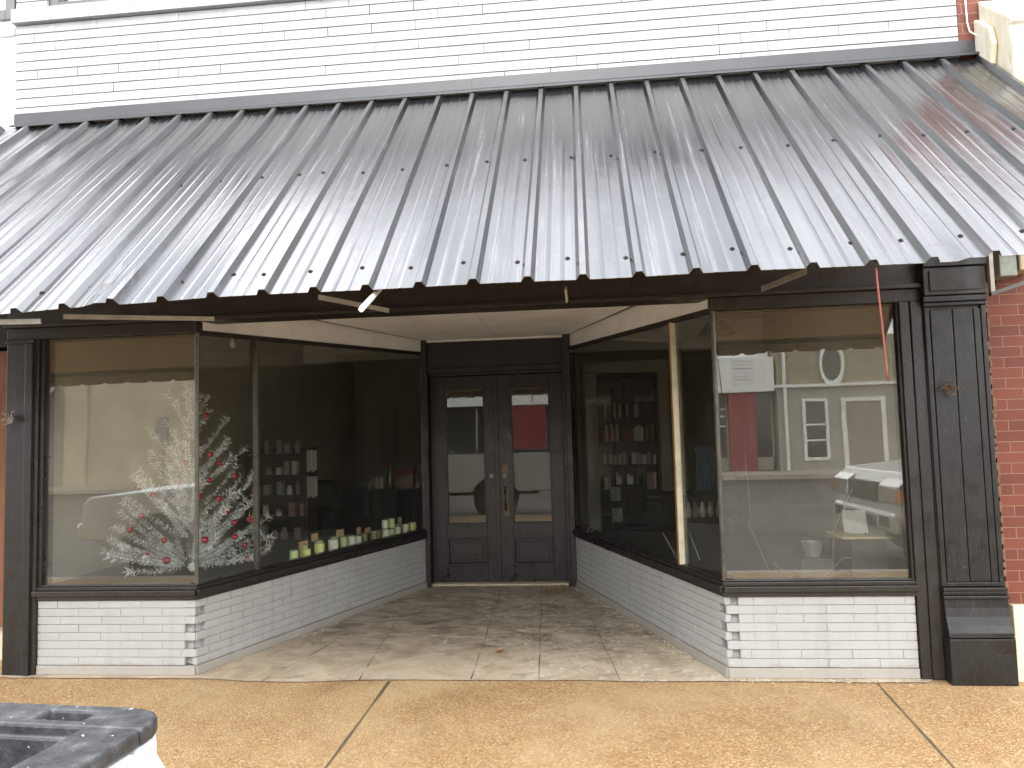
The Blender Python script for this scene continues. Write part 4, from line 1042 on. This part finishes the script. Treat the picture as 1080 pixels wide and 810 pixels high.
# ------------------------------------------------------------------ vehicles in the street (the photographer stands between them)
def arc(cx, cz, r, a0, a1, n=10): return [(cx + r * math.cos(R(a0 + (a1 - a0) * k / n)), cz + r * math.sin(R(a0 + (a1 - a0) * k / n))) for k in range(n + 1)]
def wheel(e, x, y, r=.37, wd=.24):
    s = 1
    t = MB().lathe([(r * .62, -wd / 2), (r * .92, -wd / 2), (r, -wd * .36), (r, wd * .36), (r * .92, wd / 2), (r * .62, wd / 2)], (x, y, r), 28, 'Y').build('wheel', M['tyre'], e, local=True)
    b = MB(); b.lathe([(0, -wd * .40), (r * .15, -wd * .42), (r * .2, -wd * .34), (r * .55, -wd * .30), (r * .62, -wd * .44), (r * .62, wd * .44), (r * .55, wd * .30), (r * .2, wd * .34), (0, wd * .4)], (x, y, r), 20, 'Y'); b.build('rim', M['steel'], t, local=True)
def side(poly, y0, y1): return MB().prism(poly, lambda x, z: (x, y0, z), lambda x, z: (x, y1, z))
W = 1.92
def pickup():
    e = empty('pickup_truck', (1.945, -3.835, -.15), 'white pickup truck parked at the kerb with black capped open bed', 'pickup truck', rz=R(176))
    k = .15   # road is lower than the pavement
    RZ = 1.20 + k
    BL = 2.3; wx = 1.25; fx = 4.55
    # bed sides, with a bulging lower half and a wheel arch
    def bedside(y_out, s):
        poly = [(.045, .42 + k), (wx - .48, .42 + k)] + [(x, z) for x, z in arc(wx, .40, .47, 160, 20)] + [(wx + .48, .42 + k), (BL, .42 + k), (BL, RZ - .025), (.03, RZ - .025), (.0, RZ - .07), (.0, .80 + k)]
        b = side(poly, y_out, y_out + s * .07)
        b.build('bed_side', M['truck_white'], e, bevel=.022, seg=3, local=True)
    bedside(.002, 1); bedside(W - .002, -1)
    # rail caps with stake pockets
    for s, yo in ((1, -.004), (-1, W + .004)):
        y0, y1 = yo, yo + s * .070
        lo, hi = min(y0, y1), max(y0, y1)
        b = MB(); zc0, zc1 = RZ - .022, RZ
        hx = (.100, .172); hy = (lo + .021, hi - .019); XE = BL - .05
        ys = (lo, hy[0], hy[1], hi)
        for i, (xa, xb) in enumerate(((.0725, hx[0]), (hx[0], hx[1]), (hx[1], XE))):
            for j in range(3):
                if (i, j) == (1, 1): continue
                b.box(xa, xb, ys[j], ys[j + 1], zc0, zc1)
        if s > 0: pts = [(.0725, lo), (.045, lo + .003), (.022, lo + .012), (.008, lo + .026), (.0, lo + .045), (.0, hi), (.0725, hi), (.0725, hy[1]), (.0725, hy[0])]
        else: pts = [(.0725, lo), (.0, lo), (.0, hi - .045), (.008, hi - .026), (.022, hi - .012), (.045, hi - .003), (.0725, hi), (.0725, hy[1]), (.0725, hy[0])]
        b.prism(pts, lambda x, y: (x, y, zc0), lambda x, y: (x, y, zc1))
        bmesh.ops.remove_doubles(b.bm, verts=b.bm.verts, dist=1e-5)
        seen = {}; dead = set()
        for f in b.bm.faces:
            kf = frozenset(v.index for v in f.verts) if False else frozenset(tuple(round(c, 5) for c in v.co) for v in f.verts)
            if kf in seen: dead.add(f); dead.add(seen[kf])
            seen[kf] = f
        bmesh.ops.delete(b.bm, geom=list(dead), context='FACES_ONLY')
        bmesh.ops.dissolve_limit(b.bm, angle_limit=.02, verts=b.bm.verts, edges=b.bm.edges)
        b.box(.082, XE, hi - .003 if s > 0 else lo - .010, hi + .010 if s > 0 else lo + .003, zc0 - .05, zc0 + .010)
        b.build('rail_cap', M['truck_cap'], e, bevel=.0042, seg=2, local=True)
        b = MB(); b.box(hx[0] - .002, hx[1] + .002, hy[0] - .002, hy[1] + .002, zc0 - .02, zc0 - .004); b.build('stake_pocket', M['truck_black'], e, local=True)
        b = MB(); yi0, yi1 = (hi - .003, hi + .02) if s > 0 else (lo - .02, lo + .003)
        b.box(.05, BL - .06, yi0, yi1, .62 + k, zc0 - .045)
        for q in range(6): b.box(.12 + q * .36, .26 + q * .36, yi0 - (.014 if s < 0 else 0), yi1 + (.014 if s > 0 else 0), .66 + k, zc0 - .10)
        b.build('bed_liner', M['truck_black'], e, bevel=.008, local=True)
    b = MB(); b.box(.05, BL - .05, .07, W - .07, .56 + k, .60 + k)
    for q in range(11): b.box(.06, BL - .08, .14 + q * .155, .22 + q * .155, .60 + k, .615 + k)
    b.build('bed_floor', M['truck_black'], e, bevel=.004, local=True)
    MB().box(BL - .10, BL - .045, .07, W - .07, .60 + k, RZ - .03).build('bed_front', M['truck_black'], e, bevel=.006, local=True)
    # tailgate
    prof = [(-.001, RZ - .024), (-.016, RZ - .040), (-.028, RZ - .075), (-.030, RZ - .14), (-.016, RZ - .20), (-.006, RZ - .26), (-.004, RZ - .42), (-.012, .62 + k), (.06, .62 + k), (.065, RZ - .024)]
    g = MB().prism(prof, lambda x, z: (x, .075, z), lambda x, z: (x, W - .075, z)).build('tailgate', M['truck_white'], e, bevel=.008, seg=2, local=True)
    MB().box(-.001, .080, .068, W - .068, RZ - .0225, RZ - .0005).build('tailgate_cap', M['truck_cap'], g, bevel=.0045, seg=2, local=True)
    MB().box(.066, .078, .08, W - .08, .64 + k, RZ - .024).build('tailgate_liner', M['truck_black'], g, local=True)
    MB().box(-.036, -.02, W / 2 - .09, W / 2 + .09, RZ - .20, RZ - .12).build('tailgate_handle', M['black'], g, bevel=.005, local=True)
    for s, y in ((1, .0), (-1, W)):   # rounded white corner posts and tail lamps
        b = MB(); yy = lambda q: y + s * q
        pl = [(.075, .0), (.04, .002), (.018, .012), (.004, .03), (-.004, .055), (-.004, .073), (.075, .073)]
        b.prism(pl, lambda x, q: (x, yy(q - .012), .52 + k), lambda x, q: (x, yy(q), RZ - .024)); b.build('corner_post', M['truck_white'], e, bevel=.006, smooth=False, local=True)
        b = MB(); b.prism([(.10, -.014), (.03, -.014), (.004, .004), (-.012, .03), (-.012, .072), (.02, .072), (.05, .02), (.10, .003)], lambda x, q: (x, yy(q), .74 + k), lambda x, q: (x, yy(q), 1.04 + k)); b.build('tail_lamp', M['tail_red'], e, bevel=.006, local=True)
    b = MB(); b.box(-.16, .02, .04, W - .04, .42 + k, .56 + k); b.box(-.17, -.02, .35, W - .35, .40 + k, .575 + k); b.build('rear_bumper', M['chrome'], e, bevel=.03, seg=3, local=True)
    # cab and bonnet
    body = [(BL + .02, .38 + k)] + [(fx - .50, .38 + k)] + arc(fx, .40, .47, 170, 10) + [(fx + .50, .40 + k), (5.42, .42 + k), (5.46, .60 + k), (5.44, .86 + k), (5.36, .93 + k), (4.10, 1.03 + k), (BL + .02, 1.10 + k)]
    side(body, .012, W - .012).build('body', M['truck_white'], e, bevel=.05, seg=3, local=True)
    cab = [(BL + .03, 1.05 + k), (4.00, 1.02 + k), (3.42, 1.66 + k), (3.20, 1.71 + k), (2.55, 1.70 + k), (2.40, 1.62 + k)]
    b = MB(); b.prism(cab, lambda x, z: (x, .05 + .16 * max(0, (z - 1.05 - k)) / .7, z), lambda x, z: (x, W - .05 - .16 * max(0, (z - 1.05 - k)) / .7, z)); b.build('cab', M['truck_white'], e, bevel=.04, seg=3, local=True)
    for s, y in ((1, .0), (-1, W)):
        for poly in ([(2.52, 1.14 + k), (2.86, 1.13 + k), (2.86, 1.60 + k), (2.58, 1.60 + k)], [(2.94, 1.13 + k), (3.80, 1.11 + k), (3.38, 1.58 + k), (2.94, 1.60 + k)]):
            f = lambda d: (lambda x, z: (x, y + s * (.05 + .16 * (z - 1.05 - k) / .7 + d), z))
            MB().prism(poly, f(-.006), f(.02)).build('side_window', M['car_glass'], e, local=True)
        b = MB(); b.box(3.55, 3.70, y - s * .0 - .17 * (s > 0), y + .17 * (s < 0) + .0, 1.10 + k, 1.27 + k); b.build('wing_mirror', M['black'], e, bevel=.03, seg=3, local=True)
        for x in (2.90,): MB().box(x + .06, x + .20, y - s * .0 - .008, y + .008, .98 + k, 1.01 + k).build('door_handle', M['truck_white'], e, bevel=.006, local=True)
        MB().box(5.30, 5.452, y + (.08 if s > 0 else -.42), y + (.42 if s > 0 else -.08), .72 + k, .86 + k).build('headlight', M['lens'], e, bevel=.02, local=True)
    f = lambda y0: None
    b = MB(); b.hexa([(3.985, .14, 1.07 + k), (3.985, W - .14, 1.07 + k), (3.96, W - .14, 1.05 + k), (3.96, .14, 1.05 + k), (3.46, .26, 1.64 + k), (3.46, W - .26, 1.64 + k), (3.42, W - .26, 1.63 + k), (3.42, .26, 1.63 + k)]); b.build('windscreen', M['car_glass'], e, local=True)
    b = MB(); b.box(2.37, 2.41, .30, W - .30, 1.16 + k, 1.58 + k); b.build('rear_window', M['car_glass'], e, local=True)
    b = MB(); b.box(5.38, 5.56, .05, W - .05, .42 + k, .62 + k); b.build('front_bumper', M['chrome'], e, bevel=.05, seg=3, local=True)
    MB().box(5.42, 5.47, .46, W - .46, .66 + k, .88 + k).build('grille', M['black'], e, bevel=.01, local=True)
    MB().box(.4, 5.2, .25, W - .25, .34 + k, .50 + k).build('chassis', M['black'], e, local=True)
    for x in (wx, fx):
        for y in (.14, W - .14): wheel(e, x, y)
    for y, s in ((.08, 1), (W - .08, -1)):
        for x in (wx, fx): MB().lathe([(.001, -.10), (.44, -.10), (.44, .10), (.001, .10)], (x, y + s * .24, .41), 20, 'Y').build('wheel_well', M['black'], e, local=True)
    return e
pickup()

def suv():
    e = empty('parked_suv', (5.9, -3.75, -.15), 'silver sport utility vehicle parked at the kerb behind the photographer', 'SUV', rz=R(178))
    k = .15; L_ = 4.9; fx, wx = 3.95, 1.05
    # local +x is forward; nose at x=0 so that it faces the truck's tail
    off = -L_
    X = lambda x: x + off
    body = [(X(.0), .40 + k), (X(wx - .48), .40 + k)] + [(X(x), z) for x, z in arc(wx, .40, .46, 166, 14)] + [(X(wx + .48), .40 + k), (X(fx - .48), .40 + k)] + [(X(x), z) for x, z in arc(fx, .40, .46, 166, 14)] + [(X(fx + .48), .42 + k), (X(4.82), .36 + k), (X(4.90), .52 + k), (X(4.88), .80 + k), (X(4.74), .98 + k), (X(3.75), 1.08 + k), (X(.05), 1.14 + k), (X(-.02), .8 + k)]
    side(body, .0, W).build('body', M['suv_white'], e, bevel=.07, seg=4, local=True)
    cab = [(X(.06), 1.10 + k), (X(3.70), 1.05 + k), (X(2.95), 1.66 + k), (X(2.6), 1.74 + k), (X(.6), 1.72 + k), (X(.25), 1.62 + k)]
    yf = lambda z, d: .04 + .2 * max(0, z - 1.08 - k) / .7 + d
    b = MB(); b.prism(cab, lambda x, z: (x, yf(z, 0), z), lambda x, z: (x, W - yf(z, 0), z)); b.build('cab', M['suv_white'], e, bevel=.05, seg=3, local=True)
    for s, y in ((1, .0), (-1, W)):
        for poly in ([(X(.45), 1.18 + k), (X(1.25), 1.17 + k), (X(1.25), 1.60 + k), (X(.62), 1.60 + k)], [(X(1.32), 1.17 + k), (X(2.25), 1.15 + k), (X(2.25), 1.62 + k), (X(1.32), 1.61 + k)], [(X(2.32), 1.15 + k), (X(3.42), 1.12 + k), (X(2.86), 1.58 + k), (X(2.32), 1.62 + k)]):
            f = lambda d: (lambda x, z: (x, y + s * yf(z, d), z))
            MB().prism(poly, f(-.006), f(.02)).build('side_window', M['car_glass'], e, local=True)
        b = MB(); b.prism([(-.02, .62 + k), (.022, .64 + k), (.010, .83 + k), (-.10, .92 + k), (-.36, .90 + k), (-.30, .72 + k)], lambda x, z: (x, y - s * .008, z), lambda x, z: (x, y + s * .50, z)); h = b.build('headlight', M['lens'], e, bevel=.02, local=True)
        MB().box(-.10, .034, y + (-.012 if s > 0 else -.03), y + (.03 if s > 0 else .012), .67 + k, .79 + k).build('turn_signal', M['amber'], h, bevel=.01, local=True)
        MB().box(X(2.95), X(3.1), y - .16 * (s > 0), y + .16 * (s < 0), 1.12 + k, 1.28 + k).build('wing_mirror', M['suv_white'], e, bevel=.03, seg=3, local=True)
        MB().box(.03, .058, y + (.16 if s > 0 else -.42), y + (.42 if s > 0 else -.16), .37 + k, .49 + k).build('fog_lamp', M['black'], e, bevel=.02, local=True)
    b = MB(); b.hexa([(X(3.66), .13, 1.10 + k), (X(3.66), W - .13, 1.10 + k), (X(3.63), W - .13, 1.08 + k), (X(3.63), .13, 1.08 + k), (X(3.0), .28, 1.66 + k), (X(3.0), W - .28, 1.66 + k), (X(2.96), W - .28, 1.64 + k), (X(2.96), .28, 1.64 + k)]); b.build('windscreen', M['car_glass'], e, local=True)
    MB().box(-.04, .018, .53, W - .53, .62 + k, .86 + k).build('grille', M['black'], e, bevel=.015, local=True)
    MB().box(.03, .056, .50, W - .50, .34 + k, .47 + k).build('air_intake', M['black'], e, bevel=.01, local=True)
    b = MB(); b.box(-.06, .05, .06, W - .06, .30 + k, .54 + k); b.build('front_bumper', M['suv_white'], e, bevel=.06, seg=4, local=True)
    MB().box(X(.5), X(4.5), .25, W - .25, .30 + k, .5 + k).build('chassis', M['black'], e, local=True)
    for x in (wx, fx):
        for y in (.13, W - .13): wheel(e, X(x), y)
    return e
suv()

# ------------------------------------------------------------------ across the street, seen mirrored in the glass
YB = -21.5
def opp_box(name, m, e, x0, x1, z0, z1, d=0., t=.1, bevel=0): return MB().box(x0, x1, YB - t, YB + d, z0, z1).build(name, m, e, bevel=bevel)
def opp_window(e, x0, x1, z0, z1, bars=(), m=None):
    f = MB(); wd = .10
    for q in ((x0, x0 + wd, z0, z1), (x1 - wd, x1, z0, z1), (x0 + wd, x1 - wd, z0, z0 + wd), (x0 + wd, x1 - wd, z1 - wd, z1)): f.box(q[0], q[1], YB + .01, YB + .09, q[2], q[3])
    for z in bars: f.box(x0 + wd, x1 - wd, YB + .01, YB + .07, z - .03, z + .03)
    o = f.build('window', M['opp_white'], e); MB().box(x0 + wd, x1 - wd, YB + .012, YB + .03, z0 + wd, z1 - wd).build('pane', M['opp_glass'], o)
g = empty('grey_building', (14, YB, 0), 'grey rendered building across the street with white trimmed windows mirrored in the glass', 'building')
MB().box(9.1, 19., YB - 8, YB, 0., 2.85).build('wall', M['opp_grey'], g)
MB().box(9.1, 19., YB - 8, YB - .001, 2.95, 4.6).build('upper_wall', M['opp_stone'], g)
MB().box(9.0, 19.1, YB - 8, YB + .15, 2.85, 2.95).build('ledge', M['opp_white'], g)
opp_window(g, 9.9, 10.75, .32, 2.45, (1.0, 1.55))
opp_window(g, 13.1, 15.6, 1.05, 2.5, (1.6,)); opp_window(g, 16.2, 18.4, 1.05, 2.5, (1.6,))
f = MB(); f.box(11.2, 11.34, YB + .005, YB + .10, 0, 2.45); f.box(12.5, 12.64, YB + .005, YB + .10, 0, 2.45); f.box(11.34, 12.5, YB + .005, YB + .10, 2.32, 2.45); d_ = f.build('door', M['opp_white'], g)
MB().box(11.34, 12.5, YB + .003, YB + .05, 0, 2.32).build('leaf', mat('opp_door', (.27, .22, .20), .6), d_)
b = MB(); b.tube([(9.35, YB + .1, 0), (9.35, YB + .1, 4.5)], .06, 8); b.build('downpipe', M['opp_white'], g)
em = MB(); em.lathe([(.36, -.02), (.42, .02), (.46, .08), (.36, .08), (.34, .03)], (0, 0, 0), 32, 'Y'); em.xf(Matrix.Translation((10.95, YB + .02, 3.62)) @ Matrix.Diagonal((.9, 1, 1.7, 1))); o = em.build('oval_emblem', M['opp_white'], g)
em = MB(); em.lathe([(.001, .0), (.35, .0), (.35, .03), (.001, .035)], (0, 0, 0), 32, 'Y'); em.xf(Matrix.Translation((10.95, YB + .02, 3.62)) @ Matrix.Diagonal((.9, 1, 1.7, 1))); em.build('oval_centre', mat('oval_dark', (.10, .11, .10), .6, var=.5, vs=9), o)
r_ = empty('red_storefront', (3.5, YB, 0), 'long storefront across the street with red piers under a white fascia mirrored in the glass', 'building')
MB().box(-6.6, 9.0, YB - 8, YB - .6, 0, 4.4).build('wall', M['opp_white'], r_)
MB().box(-6.6, 9.0, YB - .6, YB + .12, 2.75, 3.95).build('fascia', M['opp_white'], r_)
b = MB()
for z in [3.02 + .13 * q for q in range(7)]: b.box(7.62, 8.28, YB + .12, YB + .124, z, z + .022 + .02 * (int(z * 100) % 3 == 0))
b.build('faded_lines', mat('faded_grey', (.38, .38, .38), .8), r_)
for x0, x1 in ((-.7, .75), (7.45, 8.35), (-6.6, -5.6)): opp_box('pier', M['opp_red'], r_, x0, x1, 0, 2.75, .04, .6)
for x0, x1 in ((-5.6, -.7), (.75, 7.45), (8.35, 9.0)):
    f = MB(); f.box(x0, x1, YB - .5, YB - .42, 0, .45)
    n = max(1, int((x1 - x0) / 1.6))
    for q in range(n + 1):
        xx = x0 + (x1 - x0) * q / n; f.box(xx - .04, xx + .04, YB - .5, YB - .4, .45, 2.75)
    o = f.build('shop_window', M['opp_metal'], r_); MB().box(x0, x1, YB - .47, YB - .46, .45, 2.75).build('pane', M['opp_glass'], o)
b = MB()
for z in (1.9, 2.15, 1.55): b.box(6.7, 7.4, YB - .40, YB - .38, z, z + .05)
b.build('blind_slats', M['opp_white'], r_)
c_ = empty('cream_building', (-12, YB, 0), 'cream rendered building across the street beside a shed canopy mirrored in the glass', 'building')
MB().box(-17.2, -6.7, YB - 8, YB, 0, 4.6).build('wall', M['opp_cream'], c_)
MB().box(-17.2, -16.3, YB + .001, YB + .12, 0, 4.6).build('pier', M['opp_cream'], c_)
opp_window(c_, -11.5, -9.6, .9, 2.4, (1.6,))
b = MB(); b.box(-13.55, -13.1, YB + .02, YB + .06, 1.6, 2.5); b.tube([(-13.3, YB + .05, 0.1), (-13.3, YB + .05, 1.6)], .03, 6); b.build('wall_sign', M['opp_grey'], c_)
s_ = empty('shed_building', (-22, YB, 0), 'low grey building across the street with a ribbed metal canopy mirrored in the glass', 'building')
MB().box(-30, -17.3, YB - 8, YB, 0, 4.4).build('wall', M['opp_grey'], s_)
b = MB()
for q in range(30): b.hexa([(-24 + q * .22, YB + 1.6, 2.55), (-23.86 + q * .22, YB + 1.6, 2.55), (-23.86 + q * .22, YB + .01, 3.9), (-24 + q * .22, YB + .01, 3.9), (-24 + q * .22, YB + 1.6, 2.60), (-23.86 + q * .22, YB + 1.6, 2.60), (-23.86 + q * .22, YB + .01, 3.95), (-24 + q * .22, YB + .01, 3.95)])
b.box(-24, -17.5, YB + 1.55, YB + 1.65, 2.40, 2.55); b.build('canopy', M['opp_metal'], s_)
opp_window(s_, -23.5, -18.2, .6, 2.1, (.95,))
far = empty('long_brick_row', (30, YB, 0), 'plain brick row farther along across the street', 'building')
MB().box(19.2, 60, YB - 8, YB - .2, 0, 4.4).build('wall', M['opp_stone'], far); opp_window(far, 21, 24, .6, 2.6, (1.4,))
